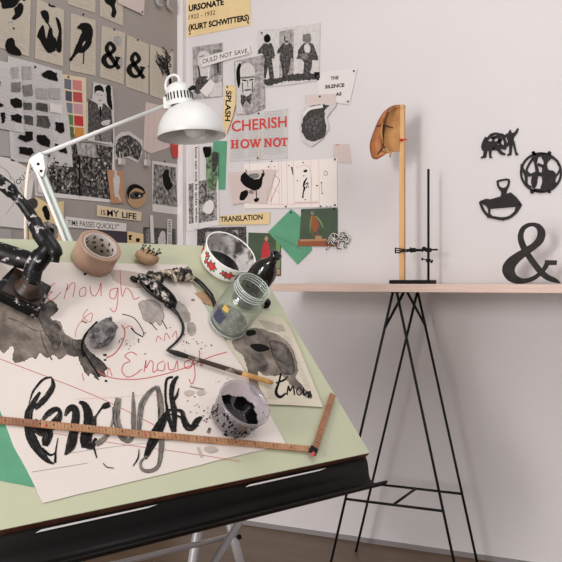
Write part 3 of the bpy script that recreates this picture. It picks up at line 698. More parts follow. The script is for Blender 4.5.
obj('caked_bowl', m, 'bling2', t, world=True)
m = MB(); m.tube(cat_open([bp(191, 277, .009), bp(198, 281, .010), (lambda v: v)(bp(206, 289, .009)), bp(212, 297, .007), bp(215, 306, .004), bp(216, 311, .003)]), [.0052]*24+[.0042]*17, seg=10)
obj('handle', m, 'blackg', t, world=True)
# paintbrush
t, _ = bthing('paintbrush', 'long paintbrush with an inky black tip and smeared handle, ochre at its end', 'paintbrush', 220, 367, .002)
b0, b1 = bp(166, 350, .0095), bp(273, 383, .013)
def lerp(a, b, k): return a+(b-a)*k
m = MB(); m.tube([lerp(b0, b1, k) for k in (0, .04, .10, .16, .2)], [.0012, .0040, .0055, .0050, .004], seg=12); obj('bristles', m, 'bristle', t, world=True)
m = MB(); m.tube([lerp(b0, b1, k) for k in (.19, .3, .5, .7)], [.0042, .0046, .0048, .005], seg=12); obj('handle', m, 'brhandle', t, world=True)
m = MB(); m.tube([lerp(b0, b1, k) for k in (.695, .8, .95, .99, 1)], [.0051, .0052, .0052, .0044, .002], seg=12); obj('handle_end', m, 'ochre', t, world=True)['label'] = 'bare ochre handle end'

# folding ruler
t, _ = bthing('folding_ruler', 'wooden folding ruler laid across the drawing with its last section bent up', 'ruler', 160, 436, .0035)
def rseg(p, q, h, wid=.0138, thk=.0032, mt='rule', nt=30):
    a = Vector(BD.hit(*p, h)); b = Vector(BD.hit(*q, h)); d = (b-a); L_ = d.length; d /= L_; n_ = Vector((-d.y, d.x))
    T = BD.mat(a.x, a.y, math.atan2(d.y, d.x), h)
    m = MB(); m.bevbox((L_/2, 0, thk/2), (L_+.010, wid, thk), .0012, 0, T)
    for k in range(nt):
        x = L_*(k+.5)/nt; ln = .0055 if k % 5 else .009
        for sg in (1, -1): m.box((x, sg*(wid/2-ln/2-.0006), thk+.00005), (.0008, ln*.8, .0001), 1, T)
        if k % 5 == 2: m.box((x, 0, thk+.00005), (.003, .0026, .0001), 1, T)
    return obj('section', m, [mt, 'tick'], t, world=True, fix=False)
rseg((-60, 415), (48, 425.5), .0035, mt='ruled'); rseg((44, 425), (146, 435), .0055); rseg((143, 434.5), (313, 450), .0035, nt=44); rseg((314, 450), (332, 396), .0065, nt=22, mt='ruled')
for (x, y, hh_) in ((46, 425.3, .009), (145, 434.8, .009)):
    m = MB(); m.lathe([(0, .001), (.0016, .0009), (.0024, .0002), (.0024, -.002)], T=axisM(bp(x, y, hh_), BD.n), seg=16); obj('rivet', m, 'c_crim', t, world=True)
m = MB(); m.bevbox((0, 0, 0), (.017, .016, .005), .001, T=BD.mat(*BD.hit(313.5, 450.5, .0115), math.radians(40), .0115)); obj('hinge', m, 'iron', t, world=True)
m = MB(); m.bevbox((0, 0, 0), (.008, .007, .006), .001, T=BD.mat(*BD.hit(313, 454, .0135), math.radians(20), .0135)); obj('hinge_tip', m, 'c_crim', t, world=True)['label'] = 'red hinge tip'

# black splattered jointed arm on a square base
t, _ = bthing('jointed_arm', 'thick black jointed metal arm splattered with white paint, on a rusty square base', 'metal arm', 24, 296, .003)
a, b = BD.hit(24, 296, .003)
ang = math.radians(0)
m = MB(); q = [(-2, 290), (13, 272), (52, 288), (40, 312)]
def bquad(m, q, h0, h1, mi=0):
    T_ = [BD.at(x, y, h1) for x, y in q]; m.prism(T_, BD.n, h1-h0, mi)
bquad(m, [(-8, 288), (14, 266), (52, 286), (40, 312)], .0045, .026, 0)
o = obj('base_block', m, 'splat', t, world=True); bv = o.modifiers.new('b', 'BEVEL'); bv.width = .002; bv.segments = 2
m = MB(); bquad(m, [(2, 290), (15, 268), (49, 285), (39, 306)], .026, .030, 0); obj('top_plate', m, 'rust', t, world=True)
D0 = 1.52
cb = BD.at(28, 290, .030)
def near(px, py, ref, dd=0.0):
    d_ = (ref-CP).dot(FW)+dd; return P(px, py, d_)
m = MB(); m.lathe([(0, 0), (.026, 0), (.026, .006), (.020, .010), (.020, .018), (.015, .024), (0, .024)], T=axisM(cb, BD.n), seg=32); obj('collar', m, 'rust', t, world=True)
m = MB()
pts = [cb+BD.n*.012, near(34, 268, cb, .0), near(42, 256, cb, .0), near(50, 247, cb, .0)]
m.tube(cat_open(pts, 5), [.0165]*6+[.0180]*5+[.0155]*5, seg=16); obj('lower_cylinder', m, 'splat', t, world=True)
m = MB(); m.tube(cat_open([near(54, 262, cb, -.012), near(55, 252, cb, -.012), near(50, 243, cb, -.005), near(42, 232, cb)], 5), [.009]*4+[.013]*7+[.012]*5, seg=14); obj('elbow', m, 'blackg', t, world=True)
m = MB(); m.tube(cat_open([near(52, 249, cb, .0), near(45, 239, cb, .0), near(37, 228, cb, .0), near(32, 217, cb, .01), near(24, 205, cb, .01), near(12, 192, cb, .01), near(0, 182, cb, .0), near(-20, 168, cb, 0)], 5), [.014]*4+[.0165]*5+[.0135]*5+[.0105]*6+[.0098]*5+[.0125]*6+[.012]*5, seg=16); obj('upper_arm', m, 'splat', t, world=True)
m = MB(); m.tube(cat_open([near(40, 264, cb, .01), near(22, 259, cb, .02), near(0, 252, cb, .03), near(-25, 246, cb, .03)], 5), [.0165]*4+[.018]*12, seg=16); obj('side_arm', m, 'splat', t, world=True)

# ------------------------------------------------------------------ white desk lamp
DB, DJ, DH = 1.69, 1.75, 2.06
t = thing('desk_lamp', 'white adjustable desk lamp with a round dome shade, clamped behind the green board', 'lamp', Matrix.Translation(P(86, 262, DB+.02)))
foot = P(72, 251, DB+.012); jt = P(36, 163, DJ)
m = MB()
def bar(m, p, q, wd, thk, side, mi=0):
    z = (q-p).normalized(); y = side - z*side.dot(z); y.normalize(); x = y.cross(z)
    T = Matrix((x, y, z)).transposed().to_4x4(); T.translation = (p+q)/2; m.bevbox((0, 0, 0), (wd, thk, (q-p).length), .0008, mi, T)
bar(m, foot+RT*-.005-FW*.004, jt+RT*-.004-FW*.004, .006, .012, FW); obj('lower_arm', m, 'white', t, world=True)
m = MB(); bar(m, foot+RT*.004+FW*.006, jt+RT*.005+FW*.006, .009, .012, FW); obj('lower_arm', m, 'lampgreen', t, world=True)['label'] = 'grey-green lower arm bar'
m = MB(); m.tube([foot+UP*-.06, foot+UP*.0], .009); m.box(foot+UP*-.075, (.045, .05, .03)); obj('clamp', m, 'white', t, world=True)
j2 = P(40, 156, DJ)
m = MB(); q = [(29, 160), (33, 156), (40, 152), (43, 155), (45, 168), (43, 176), (38, 178), (35, 172)]
m.prism([P(x, y, DJ-.014) for x, y in q], -FW, .020); obj('joint_plate', m, 'white', t, world=True)
for (x, y) in ((38, 164), (41, 171)):
    m = MB(); m.tube([P(x, y, DJ-.016), P(x, y, DJ-.0135)], .003, seg=12); obj('screw', m, 'iron', t, world=True)
hd = P(165, 105.5, DH)
m = MB(); m.tube([P(42, 154.5, DJ+.002), hd], .0050, seg=14); obj('upper_arm', m, 'white', t, world=True)
ax = (cv(-.20, -.03, 1)).normalized(); ax = cv(-.06, .05, 1).normalized()
rc = P(191.5, 137, DH)
T = axisM(rc, ax, RT); TH_ = T @ Matrix.Translation((-.016, 0, 0)) @ Matrix.Rotation(math.radians(-5), 4, 'Y')
R = .0845
dome = [(R, 0), (R+.0008, .001), (R-.001, .012), (R*.95, .030), (R*.84, .050), (R*.66, .067), (R*.52, .075), (.040, .079), (.030, .081)]
inn = [(r-.0018, z-.001) for r, z in dome[::-1]]
m = MB(); m.lathe(dome+inn+[(R, 0)], seg=64, T=T); obj('shade', m, 'white', t, world=True)
m = MB(); m.lathe([(.036, .078), (.036, .085), (.034, .088), (.033, .112), (.030, .124), (.022, .133), (.012, .138), (0, .139)], seg=48, T=TH_); obj('lamp_housing', m, 'white', t, world=True)
m = MB()
for k in range(24):
    a = 2*math.pi*k/24; m.box((.0338, 0, .100), (.0012, .0032, .018), T=TH_ @ Matrix.Rotation(a, 4, 'Z'))
obj('vent_slot', m, 'ink', t, world=True); 
m = MB(); m.lathe([(0, -.006), (.012, -.004), (.022, .003), (.0275, .014), (.028, .024), (.024, .036), (.016, .047), (.014, .075), (0, .075)], seg=36, T=T @ Matrix.Translation((.010, 0, .0015))); obj('bulb', m, 'bulb', t, world=True)
m = MB(); m.tube([TH_ @ Vector((.026, -.015, .112)), TH_ @ Vector((.038, -.022, .114))], .0045, seg=10); m.blob((.008, .006, .006), .2, 5, T=Matrix.Translation(TH_ @ Vector((.039, -.022, .114))), sub=2); obj('switch_knob', m, 'black', t, world=True)
m = MB(); m.bevbox((0, 0, 0), (.022, .014, .030), .003, T=axisM(P(168, 103, DH-.005), ax, RT)); m.tube([P(168, 105, DH-.02), P(168, 105, DH+.02)], .008, seg=16); obj('head_bracket', m, 'white', t, world=True)
m = MB(); m.tube(cat_open([P(180, 84, DH), P(179, 78, DH), P(174, 75, DH), P(168, 78, DH), P(165.5, 86, DH), P(168, 94, DH-.01), P(171, 97, DH-.02)], 6), .0034, seg=10); obj('cord_loop', m, 'white', t, world=True)
m = MB(); m.tube(cat_open([P(35, 158, DJ), P(31, 160, DJ), P(28, 172, DJ-.01), P(26, 192, DJ-.03), P(25.5, 215, DJ-.04), P(26, 245, DJ-.03), P(27, 262, DJ)], 6), .0036, seg=8); obj('cord', m, 'cord', t, world=True)

# ------------------------------------------------------------------ things on the trestle table
YS = -.165; RY = -.125
vp = vplane(YS); rp = vplane(RY)
rodp = rp.at(428.4, 283); 
bx0, bx1 = vp.at(389, 283).x, rp.at(437, 283).x
t = thing('laboratory_stand', 'black laboratory stand with a thin upright rod and a clamp, on the trestle table', 'stand', Matrix.Translation((rodp.x, RY, SZ)))
m = MB(); m.bevbox(((bx0+bx1)/2, RY-.02, SZ+.0065), (bx1-bx0-.012, .08, .013), .004); obj('base', m, 'iron', t, world=True)
m = MB(); m.tube([Vector((rodp.x, RY, SZ+.01)), Vector((rodp.x, RY, rp.at(429, 169).z))], .0042, seg=12); obj('rod', m, 'iron', t, world=True)
zc1 = rp.at(429, 250).z; zc2 = rp.at(429, 260.5).z; sx = vp.at(402.3, 250).x
m = MB(); m.bevbox((rodp.x, RY, zc1), (.018, .018, .014), .002); m.tube([(rodp.x-.03, RY, zc1), (rodp.x+.032, RY, zc1+.001)], .003, seg=8)
m.blob((.008, .006, .008), .3, 2, T=Matrix.Translation((rodp.x-.012, RY-.010, zc1+.004)), sub=2); m.tube([(rodp.x-.018, RY-.012, zc1-.007), (rodp.x-.010, RY-.012, zc1+.01)], .0025, seg=6)
obj('boss_head', m, 'iron', t, world=True)
m = MB(); m.bevbox((rodp.x, RY, zc2), (.013, .015, .012), .002); m.tube([(rodp.x-.018, RY-.01, zc2+.005), (rodp.x+.016, RY-.01, zc2-.003)], .002, seg=6)
m.tube([(rodp.x-.019, RY-.01, zc2+.001), (rodp.x-.017, RY-.01, zc2+.009)], .003, seg=6); m.tube([(rodp.x+.013, RY-.01, zc2-.009), (rodp.x+.017, RY-.01, zc2+.002)], .003, seg=6)
obj('lower_boss', m, 'iron', t, world=True)
m = MB(); m.tube([(rodp.x-.02, RY, zc1), (sx+.03, YS-.002, zc1-.001), (sx+.016, YS-.008, zc1-.002)], [.004, .006, .004], seg=8)
m.tube([(sx+.045, YS, zc1-.001), (sx+.030, YS, zc1-.001)], .0075, seg=8); m.tube([(sx+.032, YS-.004, zc1-.011), (sx+.029, YS-.004, zc1+.009)], .002, seg=6)
for dz in (.0085, -.0085, 0):
    m.tube([(sx+.016, YS-.0145, zc1-.002+dz*.3), (sx, YS-.0145, zc1-.002+dz*.6), (sx-.020, YS-.0145, zc1-.002+dz)], .0021, seg=6)
    if dz: m.tube([(sx+.016, YS+.0145, zc1-.002+dz*.3), (sx-.018, YS+.0145, zc1-.002+dz)], .0021, seg=6)
m.tube([(sx-.019, YS-.0145, zc1-.012), (sx-.019, YS-.0145, zc1+.008)], .0024, seg=6)
obj('grip_clamp', m, 'iron', t, world=True)
stx0, stx1 = vp.at(399.6, 200).x, vp.at(405.0, 200).x; ztop = vp.at(402, 105).z
m = MB(); m.bevbox(((stx0+stx1)/2, YS, (SZ+.0132+ztop)/2), (stx1-stx0-.002, .019, ztop-SZ-.0132), .0008)
o = obj('wooden_stick', m, 'pine', world=True); tag(o, 'upright pale pine stick held by the laboratory stand clamp', 'stick')
# mask
t = thing('mask', 'tan and orange-brown half mask seen from the side, pinned to the pine stick', 'mask', Matrix.Translation(vp.at(390, 150)))
def mp(cx, cy, dy): return vplane(YS+dy*1.3).at(355+cx/5.62, 90+cy/5.62)
outl = [(252, 85), (215, 86), (165, 118), (128, 175), (96, 255), (82, 310), (88, 360), (98, 384), (122, 390), (150, 376), (178, 358)]
inn_ = [(252, 87), (222, 96), (192, 118), (170, 165), (160, 215), (156, 265), (155, 305), (157, 330), (162, 342), (170, 349), (180, 352)]
o1 = cat_open(outl, 5); i1 = cat_open(inn_, 5); n = len(o1)
m = MB(); vs = []
for k in range(n):
    for j in range(6):
        f_ = j/5; x = o1[k][0]*(1-f_)+i1[k][0]*f_; y = o1[k][1]*(1-f_)+i1[k][1]*f_; vs.append(mp(x, y, -.028-.018*math.sin(math.pi*(.15+.7*f_))))
m.add(vs, [(k*6+j, k*6+j+1, (k+1)*6+j+1, (k+1)*6+j) for k in range(n-1) for j in range(5)], 0, True)
o = obj('face', m, 'mask1', t, world=True); sm = o.modifiers.new('s', 'SOLIDIFY'); sm.thickness = .003
rgt = [(252, 87), (252, 120), (252, 160), (252, 200), (252, 240), (252, 280), (252, 320), (250, 344), (205, 345)]
lft = [(222, 96), (200, 112), (182, 140), (168, 190), (160, 240), (158, 290), (160, 325), (165, 345), (170, 352)]
l1 = cat_open(lft, 4); r1_ = cat_open(rgt, 4); n = len(l1); m = MB(); vs = []
for k in range(n):
    for j in range(8):
        f_ = j/7; x = l1[k][0]*(1-f_)+r1_[k][0]*f_; y = l1[k][1]*(1-f_)+r1_[k][1]*f_; vs.append(mp(x, y, -.030*(1-f_)+.012*math.sin(math.pi*f_)-.008*f_))
m.add(vs, [(k*8+j, k*8+j+1, (k+1)*8+j+1, (k+1)*8+j) for k in range(n-1) for j in range(7)], 0, True)
o = obj('inner_shell', m, 'mask2', t, world=True); sm = o.modifiers.new('s', 'SOLIDIFY'); sm.thickness = .002
m = MB()
m.tube([mp(190, 112, -.032), mp(170, 170, -.036), mp(160, 250, -.036), mp(158, 330, -.034)], [.002, .003, .0025, .002], seg=6)
m.tube([mp(118, 205, -.05), mp(160, 192, -.046), mp(185, 205, -.03), mp(212, 212, -.014)], [.0015, .0035, .0030, .0015], seg=6)
m.tube([mp(128, 362, -.045), mp(155, 325, -.042), mp(172, 318, -.034)], [.003, .004, .002], seg=6)
obj('brow_and_rim', m, 'maskd', t, world=True)
m = MB(); m.tube([mp(172, 330, -.036), mp(190, 352, -.034), mp(205, 340, -.030), mp(196, 376, -.032)], [.003, .0045, .003, .003], seg=8); m.tube([mp(155, 180, -.048), mp(146, 240, -.054), mp(158, 300, -.048)], [.002, .004, .002], seg=8)
obj('nose_and_chin', m, 'mask2', t, world=True)
m = MB(); m.lathe([(0, -.002), (.0045, -.002), (.0045, .003), (.003, .006), (.0025, .018), (.0, .026)], T=axisM(mp(255, 280, -.013), cv(.96, -.28, 0).normalized()), seg=14)
obj('push_pin', m, 'red', t, world=True)

# cut metal shapes
M['cutm'] = mk('blackened_steel_sheet', (44, 37, 37), .6, spec=.25, col2=(34, 29, 29), scale=40)
def cutshape(name, label, cat, plane, front, th, pieces, mt='cutm', kw=1.0):
    """pieces drawn as ribbons / polygons, cut from plate of thickness th"""
    m = MB(); n = plane.n
    for k, pc in enumerate(pieces):
        h = front + (k % 3)*.00008
        if pc[0] == 's':
            L, R = ribbon(pc[1], [v*kw for v in pc[2]] if isinstance(pc[2], (list, tuple)) else pc[2]*kw); c_ = len(L)
            F1 = [plane.at(x, y, h) for x, y in L+R]; B1 = [p-n*th for p in F1]; N_ = 2*c_
            f = [(i, i+1, c_+i+1, c_+i) for i in range(c_-1)]
            f += [(N_+c_+i, N_+c_+i+1, N_+i+1, N_+i) for i in range(c_-1)]
            f += [(i, N_+i, N_+i+1, i+1) for i in range(c_-1)] + [(c_+i, c_+i+1, N_+c_+i+1, N_+c_+i) for i in range(c_-1)]
            f += [(0, c_, N_+c_, N_), (c_-1, N_+c_-1, N_+2*c_-1, 2*c_-1)]
            m.add(F1+B1, f, 0)
        else:
            q = cat_closed(pc[1], 5) if pc[0] == 'b' else pc[1]
            m.prism([plane.at(x, y, h) for x, y in q], n, th)
    o = obj(name, m, mt, world=True); return tag(o, label, cat)
def cp(l, ox, oy, sc): return [(ox+x/sc, oy+y/sc) for x, y in l]
q = lambda l: cp(l, 470, 170, 4.683)
AP = vplane(-.16)
pcs = [('s', q([(420, 527), (395, 515), (360, 500), (330, 475), (300, 438), (270, 395), (245, 350), (235, 310), (245, 275), (270, 256), (298, 252)]), [x/4.683 for x in (6, 22, 26, 28, 27, 27, 28, 24, 20, 17, 17)]),
       ('s', q([(290, 252), (318, 262), (333, 290), (325, 325), (300, 352), (262, 378), (222, 405), (190, 435), (178, 465), (190, 495), (215, 513), (250, 518), (290, 508), (320, 488), (345, 462), (362, 432)]), [x/4.683 for x in (16, 26, 34, 34, 30, 34, 40, 50, 56, 48, 36, 24, 20, 18, 18, 22)]),
       ('p', q([(350, 420), (405, 421), (403, 443), (372, 444), (350, 436)]))]
zmin = min(AP.at(*p_).z for p_ in q([(250, 532)]))
o = cutshape('ampersand_sign', 'large black metal ampersand standing on the right part of the trestle table', 'ampersand', AP, 0, .016, pcs)
me = o.data; lo = min((o.matrix_world @ v.co).z for v in me.vertices); o.location.z += SZ-lo+.0002
q = lambda l: cp(l, 470, 110, 6.109)
W6 = 6.109
pcs = [('s', q([(100, 165), (92, 195), (88, 225), (95, 245)]), [2, 4, 5, 4]), ('b', q([(88, 200), (118, 190), (140, 200), (150, 225), (140, 245), (110, 250), (90, 248), (84, 225)])),
       ('p', q([(85, 245), (104, 245), (98, 290), (66, 296), (64, 288), (78, 280)])), ('p', q([(112, 245), (132, 240), (128, 280), (138, 290), (118, 294)])),
       ('s', q([(100, 190), (125, 155), (165, 145), (200, 165), (215, 205), (200, 235)]), [1.5, 2, 2, 2, 2, 1.5]), ('s', q([(125, 170), (160, 165), (190, 150), (215, 160), (232, 150)]), [1.5, 2, 2, 2, 3]),
       ('s', q([(130, 195), (160, 200), (185, 185), (190, 170)]), [2, 2.4, 2, 1.5]), ('s', q([(140, 235), (170, 240), (190, 262), (215, 270)]), [2.5, 2.5, 2.5, 1.5]), ('s', q([(150, 160), (140, 190), (150, 215), (185, 225), (220, 235)]), [1.5, 1.8, 2, 3, 2]),
       ('s', q([(180, 150), (178, 190), (195, 220), (225, 215), (240, 190)]), [1.5, 2, 2, 2, 2]),
       ('p', q([(222, 165), (232, 140), (245, 118), (256, 140), (272, 135), (290, 108), (297, 116), (288, 140), (268, 165), (262, 190), (240, 200), (228, 185)])),
       ('p', q([(238, 190), (262, 180), (252, 275), (226, 280), (226, 272), (238, 262)])), ('p', q([(260, 170), (272, 195), (284, 255), (297, 272), (278, 277), (268, 240), (258, 200)]))]
cutshape('wall_cutout', 'small black cut-metal horned animal on the wall, highest of the three wall cutouts', 'wall cutout', RW, .006, .004, pcs, kw=1.3)
circ = [(433+122*math.cos(t_), 382+118*math.sin(t_)) for t_ in [2*math.pi*i/28 for i in range(29)]]
pcs = [('s', q(circ), 2.2), ('b', q([(445, 270), (480, 265), (500, 290), (475, 315), (470, 340), (480, 365), (510, 372), (528, 400), (520, 430), (530, 460), (500, 490), (450, 498), (430, 480), (440, 440), (438, 400), (440, 360), (450, 320), (436, 290)])),
       ('b', q([(380, 280), (412, 285), (408, 330), (420, 370), (412, 420), (405, 460), (385, 480), (372, 440), (380, 400), (398, 380), (392, 330)])),
       ('s', q([(380, 255), (392, 280), (360, 330), (345, 370), (370, 395), (398, 385)]), [2.5, 3, 2, 2, 2.5, 3]), ('s', q([(312, 345), (340, 400), (345, 450), (372, 475)]), [2.5, 3, 2.5, 3]),
       ('s', q([(335, 395), (370, 400)]), 2.4), ('s', q([(378, 290), (430, 275), (470, 270)]), 3), ('s', q([(412, 330), (448, 345)]), 3), ('s', q([(415, 390), (440, 395)]), 4), ('s', q([(390, 488), (430, 490), (480, 492)]), 3),
       ('s', q([(528, 400), (545, 370), (552, 340)]), 1.6), ('s', q([(500, 290), (530, 310), (545, 340)]), 2.6),
       ('p', q([(376, 255), (392, 250), (405, 272), (385, 280)])), ('p', q([(468, 268), (482, 248), (496, 258), (492, 280)])), ('p', q([(308, 330), (325, 330), (325, 350), (308, 348)])), ('p', q([(366, 485), (390, 490), (386, 512), (368, 508)])), ('p', q([(470, 490), (492, 490), (492, 508), (474, 506)]))]
cutshape('wall_cutout', 'round black cut-metal globe with continents mounted on the wall', 'wall cutout', RW, .006, .004, pcs)
q = lambda l: cp(l, 470, 170, 4.683)
pcs = [('s', q([(128, 52), (155, 46), (180, 46), (178, 72), (165, 92)]), [1.8, 1.8, 2, 2.2, 3]), ('s', q([(128, 50), (132, 75), (148, 95)]), [2, 2, 3]), ('p', q([(140, 78), (155, 84), (176, 76), (170, 110), (182, 112), (150, 130), (142, 128), (146, 106)])),
       ('p', q([(44, 146), (75, 134), (95, 137), (140, 124), (190, 104), (215, 125), (240, 156), (218, 172), (150, 178), (96, 182), (60, 160)])),
       ('s', q([(46, 148), (58, 180), (75, 205), (92, 218)]), [2.4, 2.6, 2.6, 3]), ('s', q([(70, 156), (88, 180), (90, 205), (100, 216)]), [2, 2.2, 2, 2]),
       ('s', q([(80, 216), (110, 222), (150, 228), (185, 220), (215, 195), (238, 158)]), [3, 2.8, 3.2, 2.8, 3, 3]), ('s', q([(218, 170), (212, 195)]), 2), ('p', q([(145, 225), (160, 225), (156, 238), (148, 236)]))]
cutshape('wall_cutout', 'black cut-metal rocker shape with an upright handle, lowest of the three wall cutouts', 'wall cutout', RW, .006, .004, pcs)

# ------------------------------------------------------------------ papers pinned to the walls
def ws(wall, lvl, name, label, cat, out, mat, ops=(), group=None, pins=()):
    return sheet(name, label, cat, wall, out, mat, .0015+.0022*lvl, ops, group, .0006, pins)
def L_(*a, **k): return ws(LW, *a, **k)
def R_(*a, **k): return ws(RW, *a, **k)
def crop(l, ox, oy, sc): return [(ox+x/sc, oy+y/sc) for x, y in l]
random.seed(12)
def lines(x0, x1, y0, y1, n, slope, m='pageline', wv=.35):
    return [('s', [(x0+random.uniform(0, 1), y0+(y1-y0)*k/n), (x1-random.uniform(0, (x1-x0)*.2), y0+(y1-y0)*k/n+slope*(x1-x0))], wv, m) for k in range(n)]
k1 = lambda l: crop(l, 0, 0, 7.025)
GP = 'book pages with black ink figures on the left wall'
L_(0, 'book_page', 'aged page with a big black blot above and a bean shaped blot below, top left', 'page', [(-8, -20), (31, -10), (29, 56.5), (-8, 45)], 'page',
   lines(0, 28, 6, 44, 14, .33)+[('r', k1([(0, -20), (140, -20), (128, 20), (100, 50), (60, 58), (20, 60), (8, 20)]), 'ink', .3), ('r', k1([(140, 18), (165, 40), (158, 90), (130, 125), (95, 140), (84, 125), (105, 95), (98, 62), (120, 40)]), 'ink', .25),
     ('r', k1([(48, 280), (78, 265), (100, 280), (110, 320), (140, 350), (150, 385), (120, 390), (60, 372), (36, 325)]), 'ink', .2), ('e', 13.7, 28.5, 1, 1, 'ink'), ('e', 12, 22, .5, .5, 'ink'), ('e', 9, 22.5, .5, .5, 'ink'), ('e', 24, 0, 1.6, 1, 'ink')], GP)
L_(0, 'book_page', 'aged page with two leaning black ink figures', 'page', [(37, -1), (64, 10), (63, 66.5), (35, 58.5)], 'page', lines(39, 61, 8, 52, 14, .33)+
   [('r', k1([(285, 85), (310, 70), (338, 85), (345, 125), (340, 170), (325, 160), (300, 125)]), 'ink', .15), ('r', k1([(296, 178), (312, 200), (325, 270), (345, 200), (365, 200), (375, 255), (395, 275), (390, 350), (350, 372), (325, 360), (275, 275), (260, 250)]), 'ink', .2),
    ('r', k1([(392, 120), (415, 140), (432, 200), (430, 360), (395, 350), (400, 280), (412, 220), (400, 170)]), 'ink', .2), ('s', k1([(360, 372), (378, 350), (425, 360)]), .9, 'ink'), ('b', k1([(340, 36), (375, 38), (392, 50), (365, 50)]), 'ink'), ('s', k1([(338, 168), (355, 195)]), 1.2, 'ink')], GP, pins=[(49, 4.5)])
k2 = lambda l: crop(l, 70, 0, 4.683)
L_(0, 'book_page', 'aged page with a black ink bird standing on one leg', 'page', k2([(5, 62), (120, 95), (120, 355), (0, 330)]), 'page', lines(72, 94, 22, 66, 14, .33)+
   [('r', k2([(32, 132), (45, 114), (65, 106), (90, 110), (104, 128), (108, 152), (104, 180), (98, 210), (80, 232), (62, 248), (40, 248), (20, 268), (4, 288), (-2, 276), (12, 256), (24, 222), (40, 190), (48, 165), (56, 152), (50, 140)]), 'ink', .25), ('s', k2([(66, 240), (62, 300)]), 1.1, 'ink'), ('b', k2([(64, 198), (73, 192), (66, 208), (58, 216)]), 'page')], GP, pins=[(83, 14.5)])
def amp_ops(cx, cy, s, m='ink'):
    f = lambda l: [(cx+x*s, cy+y*s+x*s*.18) for x, y in l]
    return [('s', f([(.62, 1.0), (.25, .55), (-.2, -.05), (-.38, -.5), (-.1, -.95), (.22, -.55), (-.05, -.15), (-.5, .2), (-.6, .6), (-.3, .95), (.1, .9), (.42, .45), (.5, .1)]), [s*.34, s*.36, s*.36, s*.34, s*.28, s*.34, s*.3, s*.38, s*.45, s*.34, s*.26, s*.26, s*.3], m), ('s', f([(.28, .12), (.72, .12)]), s*.16, m)]
L_(0, 'book_page', 'left of the two aged pages with a black ampersand, a grey blot behind it', 'page', k2([(150, 118), (258, 155), (250, 395), (140, 360)]), 'page', lines(103, 122, 34, 76, 13, .33)+[('b', k2([(205, 175), (235, 170), (240, 205), (215, 215)]), 'sw1'), ('b', k2([(225, 275), (245, 270), (243, 310), (225, 305)]), 'sw1')]+amp_ops(111.5, 55, 12.5), GP, pins=[(114, 29.5)])
L_(0, 'book_page', 'right of the two aged pages with a black ampersand', 'page', k2([(268, 163), (370, 208), (365, 440), (262, 405)]), 'page', lines(128, 146, 42, 86, 13, .35)+amp_ops(136.5, 65, 12), GP, pins=[(137.5, 40)])
L_(0, 'book_page', 'aged page with a dark leafy branch drawn on it, above the white lamp', 'page', [(150, 44), (174, 53), (172, 103), (150, 95)], 'page', lines(152, 171, 54, 92, 12, .33)+
   [('s', k2([(452, 300), (462, 340), (470, 385), (470, 420)]), [1, 2, 3, 3], 'ink')]+[('s', k2([(440+random.uniform(-6, 24), 300+random.uniform(-20, 60)), (x+14, y+22), (x, y)]), [1.1, .8, .4], random.choice(['ink', 'g3'])) for x, y in [(398+random.random()*66, 228+random.random()*60) for _ in range(26)]]+[('e', 70+x/4.683, y/4.683, .7, .5, 'ink') for x, y in [(random.gauss(438, 20), random.gauss(285, 28)) for _ in range(36)]], GP, pins=[(163, 48)])
L_(0, 'book_page', 'aged page cut by the picture top edge, without any ink figure', 'page', [(68, -12), (96, -12), (95, 13), (68, 4)], 'page', lines(70, 93, -8, 4, 5, .33))
L_(0, 'book_page', 'aged page at the picture top with a dripping black shape like a bird head', 'page', [(100, -14), (123, -10), (123, 26), (100, 16)], 'page', lines(102, 121, -4, 18, 7, .38)+
   [('r', [(104, -3), (116, -3), (115, 5), (116.5, 12), (114, 18), (111, 15), (112, 8), (106, 3)], 'ink', .2)], GP)
L_(2, 'blank_sheet', 'blank pinkish sheet at the top of the left wall near the corner', 'paper', [(118, -8), (145, -8), (144, 15), (118, 3)], 'pink', pins=[(142, 12)])
m = MB()
for pts in ([(157, -4), (158, 4), (163, 6)], [(165, -3), (168, -1), (168, 6), (173, 11)]):
    m.tube(cat_open([LW.at(x, y, .012) for x, y in pts], 4), .006, seg=8)
o = obj('wall_hook', m, 'pgd', world=True); tag(o, 'curved grey metal hooks at the very top of the left wall beside the corner', 'hook')
k3 = lambda l: crop(l, 0, 50, 6.244)
sw = []
def swb(l, m): sw.append(('q', k3(l), m, .45))
swb([(140, 100), (195, 105), (195, 185), (140, 180)], 'sw1'); swb([(135, 220), (200, 215), (205, 285), (150, 290)], 'sw2'); swb([(225, 240), (295, 240), (298, 305), (228, 300)], 'sw1'); swb([(305, 235), (375, 240), (375, 310), (310, 305)], 'pgd')
swb([(262, 150), (300, 122), (355, 145), (362, 198), (320, 188), (268, 168)], 'ink'); swb([(145, 325), (198, 330), (198, 375), (150, 370)], 'sw3'); swb([(225, 325), (298, 340), (300, 390), (225, 372)], 'sw3'); swb([(310, 330), (390, 345), (392, 400), (315, 385)], 'pw')
swb([(150, 402), (205, 415), (208, 470), (155, 460)], 'sw3'); swb([(232, 408), (300, 412), (318, 470), (300, 490), (232, 475)], 'sw3'); swb([(348, 450), (398, 455), (405, 510), (380, 522), (345, 500)], 'ink')
swb([(160, 505), (205, 510), (205, 565), (160, 575), (112, 552), (120, 530), (158, 532)], 'ink'); swb([(232, 530), (280, 530), (315, 565), (310, 605), (270, 600), (230, 570)], 'ink'); swb([(120, 605), (195, 610), (215, 640), (190, 662), (120, 645)], 'ink'); swb([(345, 585), (410, 600), (420, 645), (380, 640), (345, 615)], 'ink')
